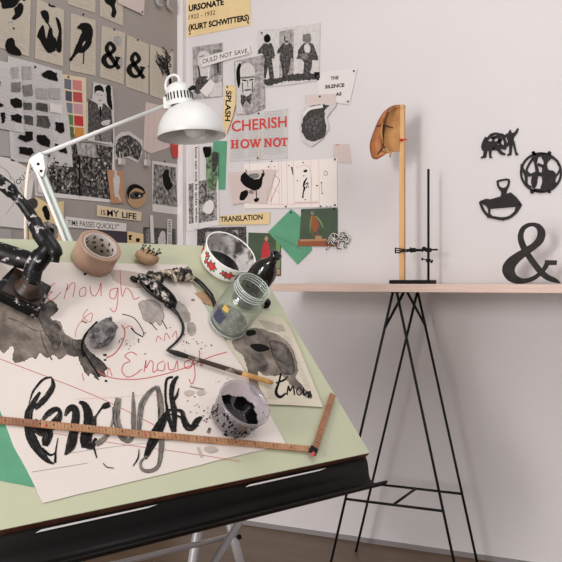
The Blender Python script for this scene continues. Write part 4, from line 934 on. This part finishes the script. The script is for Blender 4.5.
L_(1, 'swatch_sheet', 'large newsprint sheet with rows of grey and black swatches', 'sheet', [(8, 56), (35, 63), (62, 71), (64, 92), (69, 120), (73, 167), (11, 161), (8, 110)], 'pg', lines(14, 60, 68, 158, 40, .16, 'pgd', .25)+sw, pins=[(35, 67)])
f = Flat; sw = []
swb([(65, 110), (115, 105), (115, 180), (75, 175)], 'sw1'); swb([(68, 205), (130, 200), (130, 265), (72, 262)], 'sw2'); swb([(65, 305), (100, 298), (138, 310), (138, 362), (90, 362), (68, 340)], 'ink'); swb([(66, 405), (110, 398), (138, 412), (136, 460), (72, 440)], 'ink')
swb([(-10, 190), (4, 195), (4, 220), (-10, 220)], 'ink'); swb([(-10, 320), (22, 345), (5, 358), (-10, 350)], 'ink'); swb([(0, 390), (28, 388), (36, 420), (26, 455), (10, 460), (8, 430)], 'ink')
L_(2, 'swatch_sheet', 'swatch sheet overlapping the larger one, cut by the left picture edge', 'sheet', [(-12, 58), (21, 65), (24, 133), (-12, 126)], 'pg', lines(-10, 20, 66, 126, 26, .2, 'pgd', .25)+sw)
L_(0, 'blank_sheet', 'plain grey sheet below the swatch sheets at the left picture edge', 'paper', [(-12, 126), (10, 131), (12, 157), (-12, 154)], 'pgd')
cols = [('c_slate', 'c_pink'), ('c_navy', 'c_crim'), ('c_slate2', 'c_rose'), ('c_grn', 'c_red'), ('c_grn2', 'c_org')]
ops = []
for i, (a, b) in enumerate(cols):
    y = 178+i*74
    ops += [('p', k3([(402+i*7, y), (445+i*4, y+8), (445+i*4, y+72), (402+i*7, y+62)]), a), ('p', k3([(452+i*3.5, y+8), (510+i*3, y+14), (512+i*3, y+78), (454+i*3.5, y+70)]), b)]
L_(0, 'colour_chart', 'cream chart with ten printed colour squares in two columns', 'chart', [(62, 74), (86, 78), (87, 136), (66, 133)], 'creamd', ops, pins=[(68, 77)])
k4 = lambda l: crop(l, 60, 80, 4.323)
L_(1, 'cutout_photograph', 'black and white cutout photograph of a seated person in a suit', 'photograph', k4([(145, 8), (225, 28), (232, 90), (238, 285), (120, 262), (115, 95), (140, 80)]), 'g1',
   [('r', k4([(150, 30), (175, 22), (190, 45), (185, 62), (168, 50), (152, 62)]), 'ink', .2), ('b', k4([(155, 50), (186, 52), (188, 90), (172, 108), (155, 90)]), 'g1'), ('s', k4([(160, 65), (168, 64)]), .7, 'ink'), ('s', k4([(175, 65), (184, 66)]), .7, 'ink'), ('s', k4([(166, 88), (178, 89)]), .8, 'g3'),
    ('p', k4([(120, 82), (150, 95), (172, 112), (190, 100), (222, 130), (228, 200), (230, 280), (195, 215), (150, 215), (122, 250)]), 'phd'), ('p', k4([(162, 108), (185, 106), (180, 130), (170, 130)]), 'g1'), ('p', k4([(170, 115), (178, 115), (180, 160), (172, 160)]), 'ink'),
    ('r', k4([(198, 30), (218, 25), (222, 80), (226, 130), (205, 100), (200, 60)]), 'ink', .3), ('b', k4([(180, 180), (215, 172), (212, 192), (185, 195)]), 'g1'), ('p', k4([(150, 215), (225, 215), (220, 270), (150, 262)]), 'g2'), ('s', k4([(165, 225), (180, 265)]), 1.5, 'g3')])
L_(0, 'photograph', 'large black and white photograph of a crowd with white borders', 'photograph', [(33, 146), (60, 140), (114, 146), (116, 203), (35, 195.5)], 'pw',
   [('p', [(37, 152), (73, 140), (113, 147), (111, 199.5), (40, 191)], 'phc')]+[('e', x, y, random.uniform(.5, 1.3), random.uniform(.6, 1.5), random.choice(['g1', 'g2', 'g2', 'ink', 'ink'])) for x, y in [(random.uniform(48, 109), random.uniform(152, 192)) for _ in range(150)]]+[('s', [(79, 150), (80, 196)], 1.6, 'ink')]+
   [ ('p', [(76, 142), (96, 144), (97, 158), (78, 155)], 'phs'), ('p', [(38, 178), (46, 176), (48, 194), (38, 192)], 'pw')])
L_(0, 'cutout_photograph', 'small cutout photograph of a dark packed group, held by two pale clips', 'photograph', k4([(240, 245), (265, 225), (300, 222), (325, 240), (358, 262), (355, 320), (335, 358), (290, 335), (238, 345)]), 'g1', [('r', k4([(248, 262), (285, 238), (318, 250), (352, 285), (340, 345), (300, 330), (245, 335)]), 'phc', .5)])
for nm, (x, y) in (('left', (119, 162)), ('right', (144.5, 163))):
    m = MB(); a, b = LW.hit(x, y); m.bevbox((0, 0, 0), (.030, .024, .012), .003, T=LW.mat(a, b, 0, .012)); m.tube([LW.pt(a-.008, b+.01, .012), LW.pt(a-.01, b+.035, .010), LW.pt(a+.01, b+.035, .010), LW.pt(a+.008, b+.01, .012)], .0018, seg=6)
    o = obj('paper_clip', m, 'clip', world=True); tag(o, 'pale bulldog clip at the lower %s of the small crowd cutout' % nm, 'clip')
k7 = lambda l: crop(l, 90, 150, 5.62)
L_(2, 'card', 'kraft brown card printed with a white standing figure', 'card', k7([(95, 110), (185, 118), (195, 298), (120, 300)]), 'kraft', [('b', k7([(138, 115), (150, 115), (152, 140), (165, 150), (168, 190), (160, 240), (172, 270), (170, 288), (155, 265), (142, 262), (135, 220), (130, 165), (138, 145)]), 'g1')])
L_(1, 'cutout_photograph', 'round cutout photograph of a close-up eye', 'photograph', [(126.5+20*.5+10*math.cos(a)*(1 if math.cos(a) > 0 else .98), 196+12*math.sin(a)*(1 if math.sin(a) > 0 else .93)) for a in [2*math.pi*i/24 for i in range(24)]], 'skinp',
   [('b', k7([(208, 235), (225, 200), (260, 192), (300, 215), (310, 245), (290, 225), (255, 215), (225, 240), (215, 280)]), 'ink'), ('b', k7([(222, 255), (250, 232), (290, 240), (300, 260), (270, 275), (235, 275)]), 'g3'), ('b', k7([(248, 250), (262, 242), (275, 252), (262, 265)]), 'ink'), ('e', 139.5, 196, .9, .8, 'pw'), ('s', k7([(285, 250), (310, 240)]), 1.6, 'ink')])
L_(1, 'paper_strip', 'cream strip with the bold words IS MY LIFE', 'paper strip', [(97, 205), (141.6, 212), (140.8, 221), (96.8, 216)], 'creamd', [('t', 'IS', (101, 214.6), (105.6, 215.3), 5, 'ink', .005), ('t', 'MY', (107, 216), (119, 217), 6.4, 'ink', .016), ('t', 'LIFE', (122, 217.5), (136.5, 219.2), 5.6, 'ink', .025)])
L_(1, 'paper_strip', 'white strip reading TIME PASSES QUICKLY in thin capitals', 'paper strip', [(65.5, 216.5), (126.5, 223.5), (126, 231.5), (65.5, 227)], 'pw', [('t', 'TIME PASSES QUICKLY"', (67.5, 225), (119, 229.6), 5.2, 'ink', .002)])
L_(0, 'photograph', 'photograph of entangled people with white borders beside the room corner', 'photograph', k7([(350, 60), (490, 80), (497, 365), (352, 345)]), 'pw', [('p', k7([(358, 78), (484, 98), (492, 322), (352, 302)]), 'ph'), ('r', k7([(410, 130), (440, 110), (450, 160), (462, 200), (440, 230), (415, 200)]), 'ink', .6), ('s', k7([(380, 240), (430, 260), (480, 290)]), [2, 3, 2], 'g2')], pins=[(164.5, 161.5)])
L_(0, 'card', 'dark card partly hidden by the tape roll and the white TIME PASSES strip', 'card', [(98, 230), (127.5, 232), (127.5, 252), (98, 252)], 'purple')
L_(1, 'paper_strip', 'ochre scrap with black letter fragments just above the board edge', 'paper strip', [(127.5, 231), (143.5, 234), (143.5, 254), (127.5, 252)], 'cream', [('p', [(128.5, 235), (132, 235), (132, 237), (130.5, 237), (132, 240), (129, 240)], 'ink'), ('p', [(136, 238), (140, 238.5), (139.5, 242), (136, 242)], 'ink')])
L_(0, 'photograph', 'black and white photograph just above the board edge, next to the ochre scrap', 'photograph', [(143.5, 227), (175.5, 229), (176, 256), (143.5, 256)], 'phd', [('r', [(146, 231), (152, 230), (154, 244), (147, 244)], 'g2', .4), ('r', [(160, 233), (165, 232), (165, 246), (158, 246)], 'g1', .4)])
L_(1, 'paper_strip', 'narrow upright white strip with vertical black lettering below the entangled photograph', 'paper strip', [(167.5, 219), (172, 219.5), (171.5, 250), (167, 250)], 'pw', [('t', 'HAVE DONE', (168.2, 221), (168.0, 248), 2.8, 'ink', .01, (1, 0))])
L_(1, 'paper_strip', 'blank narrow upright white strip above the board edge', 'paper strip', [(150, 215), (153, 215.5), (154.5, 243), (151, 243)], 'pw')
L_(1, 'card', 'small red card showing below the white lamp shade', 'card', [(169, 138), (180, 141), (177.5, 158), (173, 158)], 'redc')
L_(0, 'blank_sheet', 'tall pale pink sheet behind the lamp arm, left of the shade', 'paper', k4([(370, 95), (480, 120), (478, 290), (395, 318), (360, 300)]), 'pink', [('s', k4([(385, 120), (378, 300)]), .5, 'crayonl'), ('s', k4([(410, 125), (405, 300)]), .5, 'crayonl')])
L_(1, 'drawing', 'large white sheet with faint grey lines behind the black jointed arm', 'drawing', [(-12, 154), (12, 159), (35, 172), (31, 200), (27, 229), (-12, 225)], 'pw', [('s', [(0, 180), (12, 185), (15, 200), (6, 214)], .5, 'pencil'), ('s', [(10, 176), (22, 190), (25, 210)], .5, 'pencil'), ('s', [(0, 166), (8, 172), (11, 180)], .6, 'pencil')])
L_(2, 'paper_strip', 'white strip rising to the right with the words YOU WH', 'paper strip', [(11, 186), (32, 162), (38, 165), (37, 170), (15, 193)], 'pw', [('t', 'YOU WH', (15, 188.5), (35.5, 168.5), 5.2, 'ink', .002, (-.62, -.78))])
L_(1, 'cutout_photograph', 'cream cutout with dark printed figures behind the lower lamp arm', 'cutout', [(27, 200), (36, 197), (44, 201), (48, 204), (64, 201), (63, 238), (60, 252), (30, 252)], 'cream', [('r', [(28, 201), (34, 198), (38, 203), (35, 209), (29, 207)], 'g3', .5), ('r', [(42, 208), (47, 206), (50, 218), (46, 220)], 'ink', .4), ('r', [(44, 222), (57, 226), (57, 238), (44, 238)], 'ph', .5), ('r', [(49, 228), (54, 229), (53, 236), (49, 235)], 'ink', .3)])
L_(0, 'blank_sheet', 'small white scrap at the left picture edge just above the board', 'paper', [(-12, 228), (11, 229.5), (12, 252), (-12, 252)], 'pgd')

r1 = lambda l: crop(l, 180, 0, 5.62)
R_(0, 'poster', 'cream poster reading URSONATE 1922 - 1932 in black capitals', 'poster', [(188.5, -16), (249.5, -22), (251, 25), (187, 37.5)], 'cream', [('t', 'URSONATE', (188.6, 11.4), (223.8, 4.6), 5.8, 'ink', .048), ('t', '1922 - 1932', (188.8, 19.6), (215.2, 14.4), 4.4, 'tick', .012), ('t', '(KURT SCHWITTERS)', (188.4, 30.6), (249, 20), 5.6, 'ink', .045), ('s', [(191, -3), (214, -8)], 2, 'rustp')], pins=[(190, 34), (248.5, 23)])
R_(0, 'photograph', 'grey photograph of a bust behind the lamp top, crossed by a lettered strip', 'photograph', r1([(70, 265), (240, 240), (240, 545), (75, 560)]), 'phs',
   [('b', r1([(105, 300), (140, 285), (170, 310), (172, 380), (155, 430), (115, 430), (100, 360)]), 'g1'), ('r', r1([(90, 450), (115, 430), (155, 430), (150, 480), (120, 520), (85, 520)]), 'phd', .4), ('p', r1([(110, 510), (170, 445), (205, 475), (150, 545)]), 'pw'), ('p', r1([(185, 280), (230, 275), (232, 420), (190, 430)]), 'g2'), ('p', r1([(195, 470), (235, 460), (238, 540), (160, 545)]), 'g1'), ('s', r1([(108, 320), (135, 312)]), .8, 'g3'), ('s', r1([(158, 380), (162, 430), (150, 445)]), 1.4, 'pw'), ('s', r1([(102, 370), (112, 430)]), 1.6, 'g3'), ('s', r1([(210, 300), (214, 410)]), 2, 'g3')])
R_(3, 'paper_strip', 'white strip with the words OULD NOT SAVE slanting up to the right', 'paper strip', r1([(112, 335), (200, 300), (392, 258), (398, 300), (300, 325), (125, 378)]), 'pw', [('t', 'OULD', (202.5, 64), (217.5, 59.6), 4.6, 'ink', .005), ('t', 'NOT', (220, 58.8), (232, 56), 4.6, 'ink', .005), ('t', 'SAVE,', (234.4, 55.2), (248.6, 52.8), 4.6, 'ink', .005)])
r2 = lambda l: crop(l, 220, 0, 3.747)
R_(2, 'photograph', 'black and white cutout photograph of an old face wearing a headband', 'photograph', r2([(52, 230), (163, 205), (168, 405), (110, 428), (60, 430)]), 'phs',
   [('p', r2([(56, 234), (80, 228), (85, 425), (62, 426)]), 'g1'), ('b', r2([(62, 260), (75, 235), (82, 260), (78, 300), (70, 330), (62, 300)]), 'ink'), ('b', r2([(78, 250), (105, 235), (128, 255), (130, 300), (118, 350), (98, 362), (80, 330), (76, 290)]), 'g1'), ('s', r2([(76, 292), (130, 288)]), 2, 'g2'), ('s', r2([(82, 300), (100, 302)]), 1.4, 'ink'), ('s', r2([(110, 300), (126, 298)]), 1.4, 'ink'),
    ('s', r2([(104, 300), (104, 325)]), 1, 'g2'), ('s', r2([(92, 338), (116, 336)]), 1.4, 'g3'), ('r', r2([(78, 355), (98, 362), (118, 350), (112, 390), (98, 378), (82, 400)]), 'phd', .4), ('s', r2([(84, 310), (86, 345)]), 1, 'g3'), ('s', r2([(122, 305), (120, 345)]), 1, 'g3')])
r5 = lambda l: crop(l, 250, 10, 5.109)
def fig(x, s, wv):
    return [('b', r5([(x-12, 135), (x, 122), (x+14, 135), (x+12, 162), (x-8, 162)]), 'g3'), ('p', r5([(x-18, 170), (x+20, 168), (x+32, 190), (x+36, 250), (x+14, 240), (x+18, 270), (x+wv, 350), (x+wv-16, 352), (x+4, 290), (x-8, 352), (x-22, 345), (x-14, 250), (x-26, 215), (x-48, 225), (x-46, 205)]), 'g3'), ('p', r5([(x-8, 172), (x+10, 170), (x+4, 198), (x-4, 198)]), 'g1')]
ops = [('p', r5([(40, 105), (352, 68), (350, 330), (60, 370)]), 'g1'), ('p', r5([(150, 110), (225, 95), (222, 330), (150, 340)]), 'phs'), ('r', r5([(70, 355), (160, 345), (210, 328), (345, 325), (342, 355), (200, 362), (90, 385)]), 'g3', .8)]
ops += fig(88, 1, 28)+[('b', r5([(72, 135), (95, 125), (106, 150), (90, 166), (74, 160)]), 'ink'), ('p', r5([(38, 225), (66, 178), (90, 172), (120, 190), (128, 235), (112, 250), (124, 350), (110, 355), (88, 260), (76, 250), (74, 220)]), 'phd')]
ops += fig(186, 1, 0)+[('p', r5([(178, 120), (186, 98), (200, 108), (212, 96), (208, 160), (180, 155)]), 'phs'), ('p', r5([(150, 240), (172, 178), (214, 172), (216, 200), (200, 310), (182, 350), (168, 330)]), 'phd')]
ops += fig(292, 1, 10)+[('b', r5([(268, 140), (275, 122), (288, 130), (302, 118), (312, 135), (308, 165), (275, 165)]), 'g2'), ('p', r5([(236, 250), (262, 180), (322, 172), (348, 240), (346, 258), (318, 255), (316, 290), (300, 345), (284, 340), (286, 280), (262, 250)]), 'phd'), ('b', r5([(278, 180), (305, 180), (305, 215), (282, 215)]), 'g1'), ('b', r5([(262, 225), (290, 222), (296, 248), (266, 250)]), 'g2')]
R_(1, 'photograph', 'photograph of three performers in dark suits with masked heads', 'photograph', r2([(140, 122), (375, 85), (372, 300), (260, 318), (170, 325), (140, 325)]), 'g1', ops, pins=[(262, 33)])
R_(1, 'paper_sheet', 'white skewed sheet with the small words THE SILENCE', 'sheet', r2([(362, 274), (515, 255), (485, 392), (435, 384), (372, 380)]), 'pw', [('t', 'THE', (330.6, 80), (338.6, 79), 3.2, 'ink', .04), ('t', 'SILENCE', (325, 88.6), (344.4, 86.6), 3.4, 'ink', .04), ('t', 'AS', (335.6, 96), (341.6, 95.2), 3.2, 'ink', .04), ('p', r2([(352, 270), (375, 270), (372, 280), (362, 282), (365, 302), (356, 292)]), 'ink')], pins=[(354, 71), (348, 101.5)])
R_(2, 'cutout_photograph', 'cutout photograph of a dark feathered head with a white band', 'cutout', r2([(318, 355), (432, 350), (436, 395), (400, 440), (410, 480), (385, 520), (345, 550), (310, 530), (298, 480), (302, 430), (320, 395)]), 'g1',
   [('r', r2([(315, 440), (330, 405), (370, 392), (412, 395), (392, 420), (398, 480), (392, 510), (350, 530), (318, 515), (304, 475)]), 'g3', .7), ('s', r2([(312, 432), (335, 408), (385, 398)]), 3, 'pw'), ('r', r2([(320, 450), (370, 430), (385, 470), (360, 500), (325, 490)]), 'phd', .5), ('p', r2([(322, 358), (430, 353), (432, 385), (340, 395), (325, 385)]), 'pink')], pins=[(320, 96.5)])
r3 = lambda l: crop(l, 220, 100, 5.62)
def serif(L, p0, p1, h):   # slab serif capitals drawn with strokes: H O W  N O T
    return []
hn = []
def U(x, y): # lettering space: x 0..100 across, y 0 baseline..1 top, slanting with the row
    return (230.3+(288.2-230.3)*x/100, 148.6-(2.9)*x/100 - y*(8.6-.6*x/100))
def st(p, q, wv): hn.append(('p', [U(p[0]-wv/2, p[1]), U(p[0]+wv/2, p[1]), U(q[0]+wv/2, q[1]), U(q[0]-wv/2, q[1])], 'redp'))
def sf(x, y, wd=6.5): hn.append(('p', [U(x-wd/2, y), U(x+wd/2, y), U(x+wd/2, y+.12), U(x-wd/2, y+.12)], 'redp'))
def ring(cx, wx): 
    pts = [(cx+wx*math.cos(a), .5+.46*math.sin(a)) for a in [2*math.pi*i/16 for i in range(17)]]
    hn.append(('s', [U(*p_) for p_ in pts], 1.7, 'redp'))
for x in (3.5, 11.5): st((x, 0), (x, 1), 3.2); sf(x, 0); sf(x, .88)
hn.append(('p', [U(3.5, .44), U(11.5, .44), U(11.5, .57), U(3.5, .57)], 'redp'))
ring(25, 6.2)
for a, b in (((34.5, 1), (39.5, 0)), ((43, .9), (39.5, 0)), ((43, .9), (47, 0)), ((51, 1), (47, 0))): st(a, b, 2.8)
for x in (34.5, 43, 51): sf(x, .88, 5.5)
st((60.5, 0), (60.5, 1), 2.6); st((69.5, 0), (69.5, 1), 2.6); st((60.5, 1), (69.5, 0), 3.2); sf(60.5, 0, 5.5); sf(60.5, .88, 5); sf(69.5, .88, 5)
ring(80.5, 5.6); st((93, 0), (93, 1), 3.2); sf(93, 0, 7); hn.append(('p', [U(87.5, .86), U(99, .86), U(99, 1), U(87.5, 1)], 'redp')); st((88, .72), (88, .9), 1.4); st((98.4, .72), (98.4, .9), 1.4)
R_(0, 'poster', 'newspaper poster with the red words CHERISH HOW NOT', 'poster', r3([(60, 105), (382, 44), (380, 328), (55, 345)]), 'pg', lines(232, 246, 134, 160, 16, -.05, 'pgd', .3)+lines(248, 262, 131, 158, 16, -.05, 'pgd', .3)+lines(263, 286, 112, 156, 22, -.05, 'pgd', .3)+
   [('p', r3([(215, 180), (228, 178), (225, 335), (212, 335)]), 'paperc'), ('t', 'CHERISH', (231.6, 131.6), (286.6, 126.6), 10.6, 'redp', .012)]+hn, pins=[(258.6, 113.5), (257.8, 158)])
R_(4, 'paper_strip', 'surfboard shaped cream cutout with SPLASH written downwards', 'cutout', [(225, 85), (236, 86), (235.5, 104), (232.5, 117), (226.5, 134), (222.5, 131), (222.5, 118), (224, 104)], 'cream', [('t', 'SPLASH', (226.3, 90.5), (225.0, 121), 5.2, 'ink', .03, (1, .1))], pins=[(227.5, 87)])
R_(0, 'coloured_paper', 'tall green paper to the right under the lamp shade', 'paper', [(213, 141), (227, 141), (225.2, 189.5), (213, 190)], 'green')
R_(3, 'cutout_photograph', 'narrow green tinted cutout figure on the green paper below the lamp', 'cutout', [(203, 148), (211, 146), (212, 152), (218.5, 152.5), (218, 176), (215, 188), (209, 191), (206, 178), (206, 160)], 'phg', [('r', [(203, 148), (210, 147), (210, 156), (205, 157)], 'ink', .5), ('r', [(212, 154), (218, 154), (217, 168), (213, 172)], 'g3', .5)])
R_(1, 'photograph', 'white bordered photograph of grey branches with a white flower, left of the word TRANSLATION', 'photograph', [(187, 182), (218, 175.5), (219.3, 225), (187, 231.5)], 'pw', [('p', [(188.5, 184), (193.5, 183), (193.5, 223), (189, 224)], 'ph'), ('p', [(198.5, 181), (216.5, 178), (217, 220), (198.5, 223)], 'ph'), ('b', [(203, 207), (206, 202), (211, 200), (214, 205), (212, 212), (208, 214), (203, 211)], 'pw'), ('s', [(202, 184), (206, 192), (204, 202)], [2, 1.5, 2], 'g3')])
R_(3, 'paper_strip', 'long narrow upright strip with a vertical line of small black letters', 'paper strip', [(193.8, 146), (198.4, 146), (198.6, 228), (194.2, 229)], 'pw', [('t', 'how can one be quiet when', (195, 147), (195.4, 222), 2.6, 'ink', .02, (1, 0))])
R_(2, 'paper_strip', 'cream strip with the bold word TRANSLATION', 'paper strip', [(219.5, 216), (270, 212), (269.5, 224), (219.5, 225)], 'cream', [('t', 'TRANSLATION', (220.2, 222), (262.6, 219.4), 5.2, 'ink', .028)])
R_(0, 'photograph', 'dark photograph mostly hidden behind the enamel bowl', 'photograph', [(197, 228), (246, 226.5), (247, 262), (197, 262)], 'phd', [('p', [(205, 232), (238, 230), (238, 250), (206, 250)], 'phs'), ('r', [(222, 231), (236, 232), (237, 246), (224, 244)], 'phd', .5)])
R_(0, 'card', 'dark green card with a red robed figure, above the neck of the dark bottle', 'card', [(248.3, 232.5), (281, 233.5), (281, 276), (248, 276)], 'greend', [('b', [(263, 245), (267, 241), (270, 250), (271, 262), (266, 267), (261, 264)], 'c_red'), ('e', 266.3, 238.5, 1.7, 2.3, 'skinp'), ('p', [(250, 268), (280, 269), (280, 274.5), (250, 274.5)], 'woodp'), ('p', [(276, 235), (280, 235), (280, 268), (276, 268)], 'olive')])
R_(1, 'coloured_paper', 'green paper turned on its corner like a diamond', 'paper', [(291, 209), (303, 219), (312, 250), (297.5, 264.5), (268, 232)], 'green', [('s', [(275, 236), (292, 244), (303, 250)], .4, 'leaf')], pins=[(291, 212.5)])
r6 = lambda l: crop(l, 260, 150, 5.62)
ops = [('p', r6([(235, 338), (433, 328), (433, 500), (228, 500)]), 'greend'), ('e', 312.4, 213, 1.8, 2, 'g2'), ('b', r6([(285, 375), (305, 370), (322, 385), (330, 430), (310, 460), (290, 440), (284, 410)]), 'rustp'), ('s', r6([(312, 372), (335, 395), (355, 435)]), [1, 1.6, 1], 'olive'), ('s', r6([(292, 372), (282, 420), (284, 470)]), [1, 1, .6], 'olive'), ('s', r6([(300, 450), (298, 485)]), 1, 'rustp'), ('s', r6([(318, 450), (324, 485)]), 1, 'rustp'),
       ('p', r6([(310, 482), (345, 482), (348, 500), (310, 500)]), 'woodp'), ('p', r6([(215, 505), (433, 498), (433, 540), (212, 540)]), 'rustp'), ('p', r6([(225, 502), (433, 497), (433, 508), (225, 514)]), 'woodp')]
R_(2, 'card', 'dark green print of a small costumed figure on a wooden ledge, overlapping the green diamond', 'card', r6([(232, 332), (435, 325), (435, 542), (212, 540), (222, 500)]), 'greend', ops, pins=[(302, 211), (334, 209)])
ops = [('s', r6([(60, 105), (64, 200), (60, 290)]), .4, 'crayonl')]+[('s', r6([(a, 60), (a+4, 310)]), .35, 'crayonl') for a in (-60, 60, 105, 120, 150, 188, 285, 330)]+[('s', r6([(-60, 300), (130, 305), (330, 298)]), .4, 'crayonl'), ('s', r6([(78, 140), (110, 170), (85, 230), (60, 290)]), .5, 'crayon'), ('s', r6([(100, 110), (70, 200), (110, 240)]), .4, 'crayonl'), ('s', r6([(195, 295), (330, 292)]), .8, 'crayonl'), ('s', r6([(200, 100), (270, 90), (290, 180), (280, 290)]), .4, 'crayonl')]
ops += [('b', r6([(245, 115), (262, 110), (265, 122), (248, 125)]), 'ink'), ('s', r6([(265, 155), (250, 180), (245, 200), (250, 215), (243, 240), (240, 270)]), [.8, 1.8, 1.4, 2, 1.2, 1.6], 'ink'), ('s', r6([(250, 195), (270, 185), (258, 215)]), .8, 'ink'), ('s', r6([(178, 95), (186, 140)]), [1.6, .6], 'ink'), ('s', r6([(345, 180), (348, 240)]), .5, 'pencil'), ('s', r6([(358, 130), (364, 120), (376, 122), (378, 138), (366, 142), (358, 132)]), .5, 'g2')]
for x, y, r in ((66, 64, 1), (82, 92, .7), (163, 88, .8), (243, 70, .9), (246, 145, .8), (320, 200, 1.1), (345, 184, 1), (350, 244, .9), (210, 172, .8), (145, 318, 1.2), (340, 316, 1.2), (375, 318, .8), (395, 317, .7), (272, 208, .8), (255, 278, .8), (48, 95, 1)): ops.append(('e', 260+x/5.62, 150+y/5.62, r*.8, r*.7, 'ink'))
R_(1, 'drawing', 'long white sheet with pink sketch lines and ink specks beneath the red lettering poster', 'drawing', [(244, 164), (337, 158), (337.3, 207), (244, 208.5)], 'pwr', ops, pins=[(335, 159.3), (337-2, 205)])
r7 = lambda l: crop(l, 220, 120, 3.747)
ops = [('r', r7([(82, 205), (95, 195), (108, 210), (130, 222), (150, 218), (155, 200), (162, 205), (158, 235), (150, 255), (130, 265), (105, 255), (85, 240), (76, 222)]), 'ink', .35), ('r', r7([(80, 270), (102, 262), (105, 280), (92, 298), (75, 300), (74, 285)]), 'ink', .2), ('s', r7([(135, 262), (137, 285), (135, 308)]), [1, .8, 1.4], 'ink'), ('b', r7([(128, 296), (145, 292), (143, 304), (130, 306)]), 'ink'),
       ('s', r7([(100, 195), (96, 185)]), .9, 'ink'), ('s', r7([(150, 220), (164, 205), (160, 186)]), [1.6, 1.6, .6], 'ink'), ('b', r7([(106, 205), (140, 200), (148, 212), (125, 220)]), 'g2'), ('p', r7([(108, 262), (128, 266), (124, 278), (108, 274)]), 'g2'), ('s', r7([(180, 255), (175, 300)]), .5, 'crayonl')]
R_(3, 'book_page', 'small tilted pinkish page with a black two-lobed ink blot', 'page', r7([(32, 198), (160, 185), (210, 186), (175, 312), (120, 306), (48, 316)]), 'pink', lines(231, 262, 176, 198, 10, -.04, 'crayonl', .25)+ops)
R_(0, 'note', 'small pink note alone on the white wall', 'note', r7([(425, 92), (485, 90), (494, 162), (425, 156)]), 'pink', [('s', r7([(432, 94), (448, 93)]), .8, 'crayon'), ('s', r7([(435, 105), (475, 103)]), .4, 'crayonl'), ('s', r7([(440, 125), (470, 120)]), .4, 'crayonl')])
f = MB(); h0 = .011
random.seed(31)
def wire(px, rad_=.0022, mi=0): f.tube(cat_open([RW.at(x, y, h0+.0016*mi) for x, y in px], 4), rad_, mi=mi, seg=6)
for k, px in enumerate(([(327, 240), (332, 234), (338, 236), (342, 232), (347, 236), (350, 240)], [(327, 245), (331, 240), (336, 243), (341, 239), (346, 243), (350, 239)], [(328, 247), (326, 250)], [(338, 242), (337, 248), (341, 249)], [(345, 242), (344, 247), (346, 248)], [(333, 234), (334, 240), (331, 245)], [(342, 233), (341, 239)], [(329, 238), (335, 240), (340, 236), (345, 238)], [(330, 236), (333, 240), (330, 243), (334, 246)], [(336, 235), (340, 239), (344, 235), (348, 239), (346, 243)], [(332, 238), (337, 242), (343, 241), (348, 244)], [(326, 243), (330, 238)])):
    wire(px); wire([(x+.8, y-.8) for x, y in px], .0013, 1)
o = obj('wire_doodle', f, ['lace', 'pw'], world=True); tag(o, 'small lacy dark and white animal shape at the lower right corner of the figure print', 'cutout')
